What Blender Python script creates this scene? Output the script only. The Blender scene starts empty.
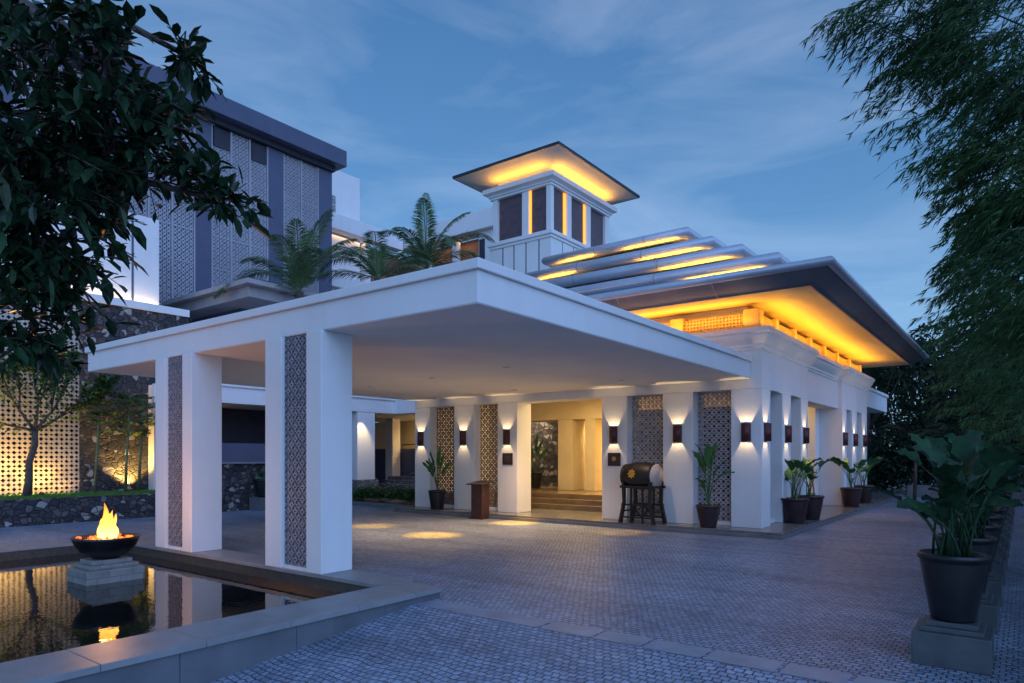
import bpy, math, random
from mathutils import Vector, Matrix
random.seed(7)
R = math.radians
PI = math.pi
scene = bpy.context.scene
COL = scene.collection

# ------------------------------------------------------------------ camera, sky, sun, exposure
cam_d = bpy.data.cameras.new("camera")
cam = bpy.data.objects.new("camera", cam_d); COL.objects.link(cam)
cam.location = (0, 0, 1.9)
cam.rotation_euler = (R(90), 0, math.atan2(512, 677))
cam_d.sensor_width = 36; cam_d.lens = 36 * 677 / 1024
cam_d.shift_y = 113.5 / 1024
cam_d.clip_end = 3000
scene.camera = cam
cam_d.clip_start = 0.05

SUN_AZ = R(122)      # direction the dusk glow comes from, clockwise from +Y: behind the camera
SUN_EL = R(30)
world = bpy.data.worlds.new("World"); scene.world = world
world.use_nodes = True
wn = world.node_tree; wn.nodes.clear()
def wnode(t, **k):
    n = wn.nodes.new(t)
    for a, b in k.items(): setattr(n, a, b)
    return n
w_out = wnode('ShaderNodeOutputWorld'); w_bg = wnode('ShaderNodeBackground')
w_sky = wnode('ShaderNodeTexSky', sky_type='NISHITA', sun_disc=False)
w_sky.sun_elevation = SUN_EL; w_sky.sun_rotation = SUN_AZ
w_sky.altitude = 100; w_sky.air_density = 1.0; w_sky.dust_density = 0.6; w_sky.ozone_density = 3.5
w_tc = wnode('ShaderNodeTexCoord')
w_map = wnode('ShaderNodeMapping'); w_map.inputs['Scale'].default_value = (1.6, 1.6, 5.5)
w_map.inputs['Rotation'].default_value = (0, R(14), R(20)); w_map.inputs['Location'].default_value = (0.35, 0.9, 0.2)
w_n = wnode('ShaderNodeTexNoise'); w_n.inputs['Scale'].default_value = 1.5; w_n.inputs['Detail'].default_value = 7
w_n.inputs['Roughness'].default_value = 0.58; w_n.inputs['Distortion'].default_value = 0.7
w_r = wnode('ShaderNodeValToRGB'); w_r.color_ramp.elements[0].position = 0.38; w_r.color_ramp.elements[1].position = 0.76
w_r.color_ramp.elements[1].color = (0.8, 0.8, 0.8, 1)
w_mix = wnode('ShaderNodeMix', data_type='RGBA')
w_mul = wnode('ShaderNodeMix', data_type='RGBA', blend_type='MULTIPLY')
w_mul.inputs['Factor'].default_value = 1.0
w_mul.inputs['B'].default_value = (0.35, 0.50, 0.62, 1)
w_cl = wnode('ShaderNodeMix', data_type='RGBA', blend_type='ADD')
w_cl.inputs['Factor'].default_value = 1.0
w_cl.inputs['B'].default_value = (0.95, 0.9, 0.85, 1)
L = wn.links.new
L(w_tc.outputs['Generated'], w_map.inputs['Vector']); L(w_map.outputs[0], w_n.inputs['Vector'])
L(w_n.outputs['Fac'], w_r.inputs['Fac']); L(w_r.outputs['Color'], w_mix.inputs['Factor'])
L(w_sky.outputs[0], w_mul.inputs['A'])
w_dusk = wnode('ShaderNodeMix', data_type='RGBA'); w_dusk.inputs['Factor'].default_value = 0.6
w_sep = wnode('ShaderNodeSeparateXYZ'); L(w_tc.outputs['Generated'], w_sep.inputs[0])
w_gr = wnode('ShaderNodeValToRGB'); w_gr.color_ramp.elements[0].position = 0.05; w_gr.color_ramp.elements[1].position = 0.62
w_gr.color_ramp.elements[0].color = (0.26, 0.60, 1.0, 1); w_gr.color_ramp.elements[1].color = (0.095, 0.31, 0.70, 1)
w_x3 = wnode('ShaderNodeVectorMath', operation='SCALE'); w_x3.inputs['Scale'].default_value = 2.85
L(w_sep.outputs['Z'], w_gr.inputs['Fac']); L(w_gr.outputs['Color'], w_x3.inputs[0]); L(w_x3.outputs[0], w_dusk.inputs['B'])
L(w_mul.outputs['Result'], w_dusk.inputs['A'])
L(w_dusk.outputs['Result'], w_cl.inputs['A'])
L(w_dusk.outputs['Result'], w_mix.inputs['A']); L(w_cl.outputs['Result'], w_mix.inputs['B'])
L(w_mix.outputs['Result'], w_bg.inputs['Color']); w_bg.inputs['Strength'].default_value = 0.11
L(w_bg.outputs[0], w_out.inputs['Surface'])

sun_d = bpy.data.lights.new("dusk_sun", 'SUN'); sun = bpy.data.objects.new("dusk_sun", sun_d); COL.objects.link(sun)
sd = Vector((math.sin(SUN_AZ) * math.cos(SUN_EL), math.cos(SUN_AZ) * math.cos(SUN_EL), math.sin(SUN_EL)))
sun.rotation_euler = sd.to_track_quat('Z', 'Y').to_euler()
sun_d.energy = 0.98; sun_d.angle = R(75); sun_d.color = (0.30, 0.46, 1.0)
vs = scene.view_settings
vs.view_transform = 'Standard'; vs.look = 'None'; vs.gamma = 1; vs.use_curve_mapping = False
vs.exposure = 1.08
scene.render.engine = 'CYCLES'
scene.cycles.use_denoising = True
scene.cycles.max_bounces = 6; scene.cycles.transparent_max_bounces = 6
scene.cycles.sample_clamp_indirect = 4
WARM = (1.0, 0.66, 0.30); GOLD = (1.0, 0.46, 0.035)
LP = 1.0  # lamp power multiplier

def area(name, loc, direction, sx, sy, power, color=WARM, spread=180):
    d = bpy.data.lights.new(name, 'AREA'); d.shape = 'RECTANGLE'; d.size = sx; d.size_y = sy
    d.energy = power * LP; d.color = color; d.spread = R(spread)
    o = bpy.data.objects.new(name, d); COL.objects.link(o); o.location = loc
    o.rotation_euler = (-Vector(direction)).to_track_quat('Z', 'Y').to_euler()
    return o
def area_y(name, loc, direction, length, width, power, color=WARM):
    o = area(name, loc, direction, width, length, power, color)
    z = -Vector(direction).normalized(); y = Vector((0, 1, 0)); x = y.cross(z).normalized(); y = z.cross(x)
    o.rotation_euler = Matrix((x, y, z)).transposed().to_euler(); return o
def spot(name, loc, direction, power, angle=80, blend=0.6, color=WARM, radius=0.03):
    d = bpy.data.lights.new(name, 'SPOT'); d.energy = power * LP; d.color = color
    d.spot_size = R(angle); d.spot_blend = blend; d.shadow_soft_size = radius
    o = bpy.data.objects.new(name, d); COL.objects.link(o); o.location = loc
    o.rotation_euler = (-Vector(direction)).to_track_quat('Z', 'Y').to_euler()
    return o
def point(name, loc, power, color=WARM, radius=0.1):
    d = bpy.data.lights.new(name, 'POINT'); d.energy = power * LP; d.color = color; d.shadow_soft_size = radius
    o = bpy.data.objects.new(name, d); COL.objects.link(o); o.location = loc
    return o

# ------------------------------------------------------------------ materials
class NT:
    def __init__(s, name):
        s.m = bpy.data.materials.new(name); s.m.use_nodes = True
        s.t = s.m.node_tree; s.b = s.t.nodes['Principled BSDF']; s.l = s.t.links.new
    def n(s, t, **k):
        x = s.t.nodes.new(t)
        for a, b in k.items(): setattr(x, a, b)
        return x
    def coords(s, scale=(1, 1, 1), rot=(0, 0, 0), kind='Object'):
        c = s.n('ShaderNodeTexCoord'); m = s.n('ShaderNodeMapping')
        m.inputs['Scale'].default_value = scale; m.inputs['Rotation'].default_value = rot
        s.l(c.outputs[kind], m.inputs['Vector']); return m.outputs[0]
    def noise(s, vec, scale, detail=4, rough=0.55):
        x = s.n('ShaderNodeTexNoise'); x.inputs['Scale'].default_value = scale
        x.inputs['Detail'].default_value = detail; x.inputs['Roughness'].default_value = rough
        s.l(vec, x.inputs['Vector']); return x
    def ramp(s, fac, stops):
        x = s.n('ShaderNodeValToRGB'); e = x.color_ramp.elements
        while len(e) < len(stops): e.new(0.5)
        for i, (p, c) in enumerate(stops): e[i].position = p; e[i].color = (*c, 1) if len(c) == 3 else c
        s.l(fac, x.inputs['Fac']); return x.outputs['Color']
    def bump(s, h, strength=0.3, dist=0.02):
        x = s.n('ShaderNodeBump'); x.inputs['Strength'].default_value = strength; x.inputs['Distance'].default_value = dist
        s.l(h, x.inputs['Height']); s.l(x.outputs[0], s.b.inputs['Normal'])
    def mixc(s, fac, a, b, mode='MIX'):
        x = s.n('ShaderNodeMix', data_type='RGBA', blend_type=mode)
        if isinstance(fac, float): x.inputs['Factor'].default_value = fac
        else: s.l(fac, x.inputs['Factor'])
        for k, v in (('A', a), ('B', b)):
            if isinstance(v, tuple): x.inputs[k].default_value = (*v, 1)
            else: s.l(v, x.inputs[k])
        return x.outputs['Result']
    def col(s, c):
        if isinstance(c, tuple): s.b.inputs['Base Color'].default_value = (*c, 1)
        else: s.l(c, s.b.inputs['Base Color'])

def simple(name, c, rough=0.6, var=0.12, scale=3.0, bump=0.1, bscale=40, metal=0.0, spec=0.5, bdist=0.004):
    t = NT(name); v = t.coords()
    n = t.noise(v, scale, 5)
    lo = tuple(x * (1 - var) for x in c); hi = tuple(min(1, x * (1 + var)) for x in c)
    t.col(t.ramp(n.outputs['Fac'], [(0.3, lo), (0.7, hi)]))
    t.b.inputs['Roughness'].default_value = rough; t.b.inputs['Metallic'].default_value = metal
    t.b.inputs['Specular IOR Level'].default_value = spec
    if bump: t.bump(t.noise(v, bscale, 3).outputs['Fac'], bump, bdist)
    return t.m

M = {}
def plaster(name, c):
    t = NT(name); v = t.coords()
    n1 = t.noise(v, 0.7, 6, 0.65); v2 = t.coords((2.3, 2.3, 0.35)); n2 = t.noise(v2, 1.1, 6, 0.7)
    a = t.ramp(n1.outputs['Fac'], [(0.3, tuple(x * 0.93 for x in c)), (0.7, c)])
    b = t.ramp(n2.outputs['Fac'], [(0.32, (0.955, 0.955, 0.94)), (0.6, (1, 1, 1))])
    t.col(t.mixc(1.0, a, b, 'MULTIPLY')); t.b.inputs['Roughness'].default_value = 0.75
    t.bump(t.noise(v, 55, 4).outputs['Fac'], 0.12, 0.004); return t.m
M['white'] = plaster('white_plaster', (0.78, 0.77, 0.76))
M['cream'] = plaster('cream_plaster', (0.72, 0.68, 0.6))
M['concrete'] = simple('grey_concrete', (0.34, 0.33, 0.35), 0.8, 0.1, 1.5, 0.08)
M['gold_lit'] = simple('gold_lit_cream', (0.60, 0.40, 0.14), 0.6, 0.15, 4, 0.05)  # ochre tint puts the gold cove light into the cream posts and lattice
M['ceiling'] = simple('ceiling_paint', (0.84, 0.81, 0.77), 0.8, 0.05, 0.6, 0.03)
M['slate_paint'] = simple('slate_paint', (0.085, 0.095, 0.15), 0.5, 0.1, 1.2, 0.05)
M['screen'] = simple('screen_metal', (0.36, 0.355, 0.39), 0.5, 0.12, 0.6, 0.05)
M['screen_back'] = simple('screen_back', (0.20, 0.21, 0.26), 0.7, 0.15, 0.7, 0)
M['lattice'] = simple('lattice_stone', (0.25, 0.23, 0.25), 0.6, 0.2, 6, 0.2)
M['lattice_mid'] = simple('lattice_mid', (0.34, 0.32, 0.34), 0.6, 0.2, 6, 0.2)
M['lattice_brown'] = simple('lattice_brown', (0.17, 0.12, 0.11), 0.6, 0.2, 6, 0.2)
M['lattice_pale'] = simple('lattice_pale', (0.42, 0.39, 0.34), 0.6, 0.15, 6, 0.2)
M['dark_recess'] = simple('dark_recess', (0.03, 0.03, 0.045), 0.6, 0.2, 2, 0)  # near-black that puts the shade of openings and gaps into the colour
M['roof_metal'] = simple('roof_metal', (0.42, 0.45, 0.50), 0.40, 0.1, 1.3, 0.04, metal=0.2)
M['roof_dark'] = simple('roof_dark', (0.15, 0.16, 0.19), 0.5, 0.15, 1.0, 0.05)
M['navy_trim'] = simple('navy_trim', (0.02, 0.025, 0.04), 0.4, 0.1, 2, 0)
M['soffit'] = simple('soffit_gold_lit', (0.60, 0.46, 0.22), 0.7, 0.06, 0.8, 0.03)  # yellow deepened so the base colour carries part of the cove glow
M['tower_pane'] = simple('tower_pane', (0.11, 0.07, 0.08), 0.4, 0.25, 5, 0.05)
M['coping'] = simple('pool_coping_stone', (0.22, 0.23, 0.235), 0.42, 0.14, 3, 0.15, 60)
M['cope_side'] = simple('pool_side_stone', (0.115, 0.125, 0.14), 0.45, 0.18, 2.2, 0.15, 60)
M['andesite'] = simple('andesite_slab', (0.15, 0.155, 0.16), 0.35, 0.2, 3, 0.15, 50)
M['pool_tile'] = simple('pool_tile', (0.05, 0.05, 0.045), 0.4, 0.4, 14, 0.3, 30)
M['pot'] = simple('dark_glazed_pot', (0.010, 0.009, 0.010), 0.35, 0.25, 5, 0.1)
M['pot_red'] = simple('brown_pot', (0.032, 0.014, 0.014), 0.38, 0.3, 6, 0.1)
M['soil'] = simple('soil', (0.03, 0.022, 0.016), 0.95, 0.4, 20, 0.6, 40)
M['sconce'] = simple('sconce_copper', (0.09, 0.02, 0.018), 0.45, 0.2, 8, 0.05, metal=0.2)
M['black_wood'] = simple('black_lacquer', (0.006, 0.006, 0.006), 0.5, 0.3, 9, 0.05)
M['wood_dark'] = simple('dark_wood', (0.03, 0.013, 0.012), 0.4, 0.35, 9, 0.1)
M['wood_red'] = simple('red_wood', (0.06, 0.02, 0.016), 0.4, 0.3, 9, 0.1)
M['hide'] = simple('drum_hide', (0.55, 0.42, 0.32), 0.6, 0.2, 4, 0.1)
M['gold'] = simple('gold_leaf', (0.65, 0.36, 0.07), 0.35, 0.2, 8, 0.1, metal=0.7)
M['bark'] = simple('bark', (0.07, 0.055, 0.045), 0.9, 0.4, 12, 0.7, 25, bdist=0.02)
M['culm'] = simple('bamboo_culm', (0.09, 0.13, 0.05), 0.5, 0.3, 8, 0.1)
M['culm_dark'] = simple('bamboo_cane_dark', (0.035, 0.05, 0.025), 0.6, 0.3, 8, 0.1)
M['rail'] = simple('steel_rail', (0.10, 0.10, 0.11), 0.3, 0.1, 3, 0, metal=0.8)
M['petal'] = simple('petal', (0.7, 0.66, 0.5), 0.6, 0.1, 6, 0)
M['carpet'] = simple('lobby_floor', (0.20, 0.14, 0.09), 0.25, 0.2, 2, 0.03)
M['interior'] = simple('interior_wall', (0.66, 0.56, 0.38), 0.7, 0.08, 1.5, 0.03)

def leafmat(name, dark, light, rough=0.45, scale=2.0):
    t = NT(name); v = t.coords()
    n = t.noise(v, scale, 3); n2 = t.noise(v, scale * 9, 2)
    f = t.n('ShaderNodeMath', operation='MULTIPLY_ADD'); t.l(n2.outputs['Fac'], f.inputs[0]); f.inputs[1].default_value = 0.6
    t.l(n.outputs['Fac'], f.inputs[2])
    t.col(t.ramp(f.outputs[0], [(0.55, dark), (1.0, light)]))
    t.b.inputs['Roughness'].default_value = rough
    t.b.inputs['Specular IOR Level'].default_value = 0.25
    return t.m
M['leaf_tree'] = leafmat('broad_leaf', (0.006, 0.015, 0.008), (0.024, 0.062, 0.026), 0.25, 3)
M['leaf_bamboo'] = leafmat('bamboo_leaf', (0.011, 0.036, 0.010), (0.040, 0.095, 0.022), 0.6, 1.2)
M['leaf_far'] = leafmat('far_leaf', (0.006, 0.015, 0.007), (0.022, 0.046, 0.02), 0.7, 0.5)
M['leaf_palm'] = leafmat('palm_leaf', (0.035, 0.075, 0.035), (0.11, 0.18, 0.07), 0.5, 1.0)
M['leaf_pot'] = leafmat('calathea_leaf', (0.007, 0.026, 0.012), (0.02, 0.065, 0.022), 0.42, 2.2)
M['leaf_banana'] = leafmat('banana_leaf', (0.03, 0.09, 0.03), (0.07, 0.17, 0.04), 0.45, 2.0)
M['leaf_garden'] = leafmat('garden_leaf', (0.03, 0.08, 0.02), (0.08, 0.17, 0.05), 0.5, 2.0)
M['grass'] = leafmat('grass_blade', (0.04, 0.13, 0.02), (0.10, 0.24, 0.04), 0.7, 3.0)

def emis(name, c, s):
    t = NT(name); t.b.inputs['Base Color'].default_value = (*c, 1)
    t.b.inputs['Emission Color'].default_value = (*c, 1); t.b.inputs['Emission Strength'].default_value = s
    return t.m
M['lamp'] = emis('lamp_glow', (1.0, 0.75, 0.42), 6)
M['led'] = emis('led_strip', (1.0, 0.36, 0.03), .75)

def stonewall(name, scale, cols, bdist=0.05):
    t = NT(name); v = t.coords((1, 1, 1.25))
    nz = t.noise(v, 2.0, 2)
    add = t.n('ShaderNodeVectorMath', operation='MULTIPLY_ADD')
    t.l(nz.outputs['Color'], add.inputs[0]); add.inputs[1].default_value = (0.25, 0.25, 0.25); t.l(v, add.inputs[2])
    vo = t.n('ShaderNodeTexVoronoi'); vo.inputs['Scale'].default_value = scale; t.l(add.outputs[0], vo.inputs['Vector'])
    ve = t.n('ShaderNodeTexVoronoi', feature='DISTANCE_TO_EDGE'); ve.inputs['Scale'].default_value = scale; t.l(add.outputs[0], ve.inputs['Vector'])
    sp = t.n('ShaderNodeSeparateColor'); t.l(vo.outputs['Color'], sp.inputs[0])
    c = t.ramp(sp.outputs[0], cols)
    fine = t.noise(v, 18, 5)
    c = t.mixc(0.6, c, t.ramp(fine.outputs['Fac'], [(0.3, (0.45, 0.45, 0.45)), (0.7, (1.2, 1.2, 1.2))]), 'MULTIPLY')
    edge = t.ramp(ve.outputs['Distance'], [(0.0, (0, 0, 0)), (0.09, (1, 1, 1))])
    c = t.mixc(edge, (0.012, 0.012, 0.014), c); t.col(c)
    t.b.inputs['Roughness'].default_value = 0.8
    h = t.mixc(0.35, edge, fine.outputs['Color']); t.bump(h, 0.9, bdist)
    return t.m
SC = [(0.0, (0.03, 0.032, 0.04)), (0.35, (0.055, 0.055, 0.065)), (0.66, (0.085, 0.07, 0.065)), (0.84, (0.12, 0.115, 0.12)), (0.93, (0.36, 0.36, 0.34))]
M['stone'] = stonewall('rubble_stone', 4.6, SC)
M['stone_small'] = stonewall('rubble_stone_low', 6.0, SC)

def cobble():
    t = NT('cobble_setts')
    c = t.n('ShaderNodeTexCoord')
    # wavy rows of small setts: rows bend with a slow sine
    sx = t.n('ShaderNodeSeparateXYZ'); t.l(c.outputs['Object'], sx.inputs[0])
    s1 = t.n('ShaderNodeMath', operation='MULTIPLY'); s1.inputs[1].default_value = 3.9; t.l(sx.outputs['X'], s1.inputs[0])
    s2 = t.n('ShaderNodeMath', operation='SINE'); t.l(s1.outputs[0], s2.inputs[0])
    s2b = t.n('ShaderNodeMath', operation='ABSOLUTE'); t.l(s2.outputs[0], s2b.inputs[0])
    s3 = t.n('ShaderNodeMath', operation='MULTIPLY_ADD'); s3.inputs[1].default_value = 0.035
    t.l(s2b.outputs[0], s3.inputs[0]); t.l(sx.outputs['Y'], s3.inputs[2])
    nz = t.noise(c.outputs['Object'], 2.2, 2)
    s4 = t.n('ShaderNodeMath', operation='MULTIPLY_ADD'); s4.inputs[1].default_value = 0.07
    t.l(nz.outputs['Fac'], s4.inputs[0]); t.l(s3.outputs[0], s4.inputs[2])
    cb0 = t.n('ShaderNodeCombineXYZ'); t.l(sx.outputs['X'], cb0.inputs['X']); t.l(s4.outputs[0], cb0.inputs['Y'])
    jit = t.noise(c.outputs['Object'], 13, 2)
    cb = t.n('ShaderNodeVectorMath', operation='MULTIPLY_ADD'); t.l(jit.outputs['Color'], cb.inputs[0]); cb.inputs[1].default_value = (.05, .045, 0); t.l(cb0.outputs[0], cb.inputs[2])
    br = t.n('ShaderNodeTexBrick'); t.l(cb.outputs[0], br.inputs['Vector'])
    br.inputs['Scale'].default_value = 1.0; br.inputs['Brick Width'].default_value = 0.088; br.inputs['Row Height'].default_value = 0.078
    br.inputs['Mortar Size'].default_value = 0.0075; br.inputs['Mortar Smooth'].default_value = 0.5; br.inputs['Bias'].default_value = -0.1
    br.inputs['Color1'].default_value = (0.35, 0.41, 0.51, 1); br.inputs['Color2'].default_value = (0.21, 0.255, 0.33, 1)
    br.inputs['Mortar'].default_value = (0.05, 0.058, 0.075, 1)
    big = t.noise(c.outputs['Object'], 0.35, 5, 0.6)
    col = t.mixc(1.0, br.outputs['Color'], t.ramp(big.outputs['Fac'], [(0.3, (0.72, 0.72, 0.74)), (0.72, (1.15, 1.15, 1.15))]), 'MULTIPLY')
    worn = t.noise(t.coords((.25, 1.6, 1), (0, 0, .25)), 1.1, 6, .7)
    col = t.mixc(1.0, col, t.ramp(worn.outputs['Fac'], [(.36, (.74, .73, .72)), (.55, (1, 1, 1)), (.72, (1.12, 1.12, 1.12))]), 'MULTIPLY')
    t.col(col)
    fine = t.noise(c.outputs['Object'], 45, 3)
    t.b.inputs['Roughness'].default_value = 0.42
    rr = t.ramp(fine.outputs['Fac'], [(0.3, (0.32, 0.32, 0.32)), (0.75, (0.6, 0.6, 0.6))]); t.l(rr, t.b.inputs['Roughness'])
    inv = t.n('ShaderNodeMath', operation='SUBTRACT'); inv.inputs[0].default_value = 1.0; t.l(br.outputs['Fac'], inv.inputs[1])
    hh = t.n('ShaderNodeMath', operation='MULTIPLY_ADD'); hh.inputs[1].default_value = 0.35
    t.l(fine.outputs['Fac'], hh.inputs[0]); t.l(inv.outputs[0], hh.inputs[2])
    t.bump(hh.outputs[0], 0.9, 0.014)
    return t.m
M['cobble'] = cobble()

def slabs(name, bw, rh, c1, c2, rough=0.35, rot=0):
    t = NT(name); v = t.coords(rot=(0, 0, rot))
    br = t.n('ShaderNodeTexBrick'); t.l(v, br.inputs['Vector']); br.inputs['Scale'].default_value = 1
    br.inputs['Brick Width'].default_value = bw; br.inputs['Row Height'].default_value = rh
    br.inputs['Mortar Size'].default_value = 0.006; br.offset = 0
    br.inputs['Color1'].default_value = (*c1, 1); br.inputs['Color2'].default_value = (*c2, 1); br.inputs['Mortar'].default_value = (0.02, 0.02, 0.025, 1)
    n = t.noise(v, 5, 6, 0.65)
    t.col(t.mixc(0.8, br.outputs['Color'], t.ramp(n.outputs['Fac'], [(0.3, (0.75, 0.75, 0.75)), (0.7, (1.1, 1.1, 1.1))]), 'MULTIPLY'))
    t.b.inputs['Roughness'].default_value = rough
    t.bump(br.outputs['Fac'], -0.4, 0.004)
    return t.m
M['ped_slate'] = simple('pedestal_slate', (0.075, 0.085, 0.09), 0.4, 0.25, 4, 0.15, 50)
M['band_stone'] = simple('band_stone', (0.25, 0.275, 0.32), 0.45, 0.2, 2.5, 0.2, 50)
M['plinth'] = slabs('plinth_slabs', 0.6, 0.6, (0.19, 0.18, 0.175), (0.14, 0.14, 0.14), 0.25)

def water():
    t = NT('pool_water'); v = t.coords()
    t.b.inputs['Base Color'].default_value = (0.006, 0.008, 0.008, 1)
    t.b.inputs['Roughness'].default_value = 0.015; t.b.inputs['IOR'].default_value = 1.33
    t.b.inputs['Specular IOR Level'].default_value = 1.0
    n = t.noise(v, 9, 2); n2 = t.noise(t.coords((1, 2.5, 1), (0, 0, 0.3)), 3, 2)
    a = t.n('ShaderNodeMath', operation='ADD'); t.l(n.outputs['Fac'], a.inputs[0]); t.l(n2.outputs['Fac'], a.inputs[1])
    t.bump(a.outputs[0], 0.08, 0.01); return t.m
M['water'] = water()

def flame_mat():
    t = NT('flame'); c = t.n('ShaderNodeTexCoord'); s = t.n('ShaderNodeSeparateXYZ'); t.l(c.outputs['Generated'], s.inputs[0])
    col = t.ramp(s.outputs['Z'], [(0.0, (1.0, 0.62, 0.16)), (0.4, (1.0, 0.40, 0.05)), (1.0, (1.0, 0.16, 0.01))])
    t.b.inputs['Base Color'].default_value = (0, 0, 0, 1); t.b.inputs['Specular IOR Level'].default_value = 0
    t.l(col, t.b.inputs['Emission Color']); t.b.inputs['Emission Strength'].default_value = 2.3
    r = t.ramp(s.outputs['Z'], [(0.0, (1, 1, 1)), (0.55, (0.85, 0.85, 0.85)), (1.0, (0.25, 0.25, 0.25))])
    lw = t.n('ShaderNodeLayerWeight'); lw.inputs['Blend'].default_value = .5
    fr = t.ramp(lw.outputs['Facing'], [(.15, (1, 1, 1)), (.85, (.03, .03, .03))])
    t.l(t.mixc(1.0, r, fr, 'MULTIPLY'), t.b.inputs['Alpha']); return t.m
M['flame'] = flame_mat()
def ember_mat():
    t = NT('embers'); v = t.coords(); n = t.noise(v, 9, 3)
    t.b.inputs['Base Color'].default_value = (0.05, 0.03, 0.02, 1)
    t.l(t.ramp(n.outputs['Fac'], [(0.42, (0.0, 0.0, 0.0)), (0.6, (1.0, 0.16, 0.01))]), t.b.inputs['Emission Color'])
    t.b.inputs['Emission Strength'].default_value = 1.5; return t.m
M['ember'] = ember_mat()

# ------------------------------------------------------------------ mesh helpers
class MB:
    def __init__(s, smooth=False): s.v = []; s.f = []; s.smooth = smooth
    def box(s, x0, x1, y0, y1, z0, z1):
        b = len(s.v)
        s.v += [(x0, y0, z0), (x1, y0, z0), (x1, y1, z0), (x0, y1, z0), (x0, y0, z1), (x1, y0, z1), (x1, y1, z1), (x0, y1, z1)]
        s.f += [(b, b+3, b+2, b+1), (b+4, b+5, b+6, b+7), (b, b+1, b+5, b+4), (b+1, b+2, b+6, b+5), (b+2, b+3, b+7, b+6), (b+3, b, b+4, b+7)]
        return s
    def poly(s, pts):
        b = len(s.v); s.v += [tuple(p) for p in pts]; s.f.append(tuple(range(b, b + len(pts)))); return s
    def lathe(s, prof, cx=0, cy=0, n=24, sx=1, sy=1, cap=True):
        b = len(s.v)
        for r, z in prof:
            for i in range(n):
                a = 2 * PI * i / n; s.v.append((cx + r * math.cos(a) * sx, cy + r * math.sin(a) * sy, z))
        for k in range(len(prof) - 1):
            for i in range(n):
                j = (i + 1) % n; s.f.append((b + k*n + i, b + k*n + j, b + (k+1)*n + j, b + (k+1)*n + i))
        if cap:
            s.f.append(tuple(b + n - 1 - i for i in range(n))); e = b + (len(prof) - 1) * n
            s.f.append(tuple(e + i for i in range(n)))
        return s
    def tube(s, pts, radii, n=6, cap=True):
        pts = [Vector(p) for p in pts]
        if not isinstance(radii, (list, tuple)): radii = [radii] * len(pts)
        b = len(s.v); prev = None
        for i, p in enumerate(pts):
            d = (pts[min(i + 1, len(pts) - 1)] - pts[max(i - 1, 0)]).normalized()
            if prev is None:
                u = d.orthogonal().normalized()
            else:
                u = (prev - d * prev.dot(d));
                u = u.normalized() if u.length > 1e-6 else d.orthogonal().normalized()
            prev = u; w = d.cross(u)
            for k in range(n):
                a = 2 * PI * k / n; q = p + (u * math.cos(a) + w * math.sin(a)) * radii[i]; s.v.append(tuple(q))
        for i in range(len(pts) - 1):
            for k in range(n):
                j = (k + 1) % n; s.f.append((b + i*n + k, b + i*n + j, b + (i+1)*n + j, b + (i+1)*n + k))
        if cap:
            s.f.append(tuple(b + n - 1 - k for k in range(n))); e = b + (len(pts) - 1) * n; s.f.append(tuple(e + k for k in range(n)))
        return s
    def sweep_rect(s, rect, prof, closed=False):
        """profile (outward offset, z) carried round a rectangle with mitred corners"""
        x0, x1, y0, y1 = rect; b = len(s.v); n = len(prof)
        for o, z in prof:
            s.v += [(x0 - o, y0 - o, z), (x1 + o, y0 - o, z), (x1 + o, y1 + o, z), (x0 - o, y1 + o, z)]
        rng = range(n if closed else n - 1)
        for k in rng:
            q = (k + 1) % n
            for i in range(4):
                j = (i + 1) % 4; s.f.append((b + k*4 + i, b + k*4 + j, b + q*4 + j, b + q*4 + i))
        return s
    def leaf(s, p, d, up, L, W, droop=0.25, fold=0.15):
        d = d.normalized(); side = d.cross(up)
        side = side.normalized() if side.length > 1e-4 else d.orthogonal().normalized()
        nrm = side.cross(d).normalized(); g = Vector((0, 0, -1))
        def q(t, w, h=0): return tuple(p + d * (L * t) + side * (W * w) + g * (droop * L * t * t) + nrm * (h * W))
        b = len(s.v)
        s.v += [q(0, 0), q(.3, -.42, fold), q(.3, 0), q(.3, .42, fold), q(.68, -.42, fold), q(.68, 0), q(.68, .42, fold), q(1, 0)]
        s.f += [(b, b+1, b+2), (b, b+2, b+3), (b+1, b+4, b+5, b+2), (b+2, b+5, b+6, b+3), (b+4, b+7, b+5), (b+5, b+7, b+6)]
    def blade(s, p, d, side, L, W, droop=0.2):
        g = Vector((0, 0, -1)); b = len(s.v)
        m = p + d * (L * .45) + g * (droop * L * .2); e = p + d * L + g * (droop * L)
        s.v += [tuple(p), tuple(m - side * W * .5), tuple(e), tuple(m + side * W * .5)]; s.f.append((b, b+1, b+2, b+3))
    def build(s, name, m, parent=None, bevel=0):
        me = bpy.data.meshes.new(name)
        if parent is not None:
            q = parent; o = Vector((0, 0, 0))
            while q is not None: o += q.location; q = q.parent
        elif s.v:
            xs = [v[0] for v in s.v]; ys = [v[1] for v in s.v]; o = Vector(((min(xs)+max(xs))/2, (min(ys)+max(ys))/2, min(v[2] for v in s.v)))
        me.from_pydata([(v[0]-o.x, v[1]-o.y, v[2]-o.z) for v in s.v], [], s.f)
        me.validate(); me.update()
        if s.smooth: me.polygons.foreach_set('use_smooth', [True] * len(me.polygons))
        me.materials.append(M[m] if isinstance(m, str) else m)
        ob = bpy.data.objects.new(name, me); COL.objects.link(ob)
        if parent is not None: ob.parent = parent
        else: ob.location = o
        if bevel:
            bm = ob.modifiers.new('bevel', 'BEVEL'); bm.width = bevel; bm.segments = 2; bm.limit_method = 'ANGLE'
        return ob
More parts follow.
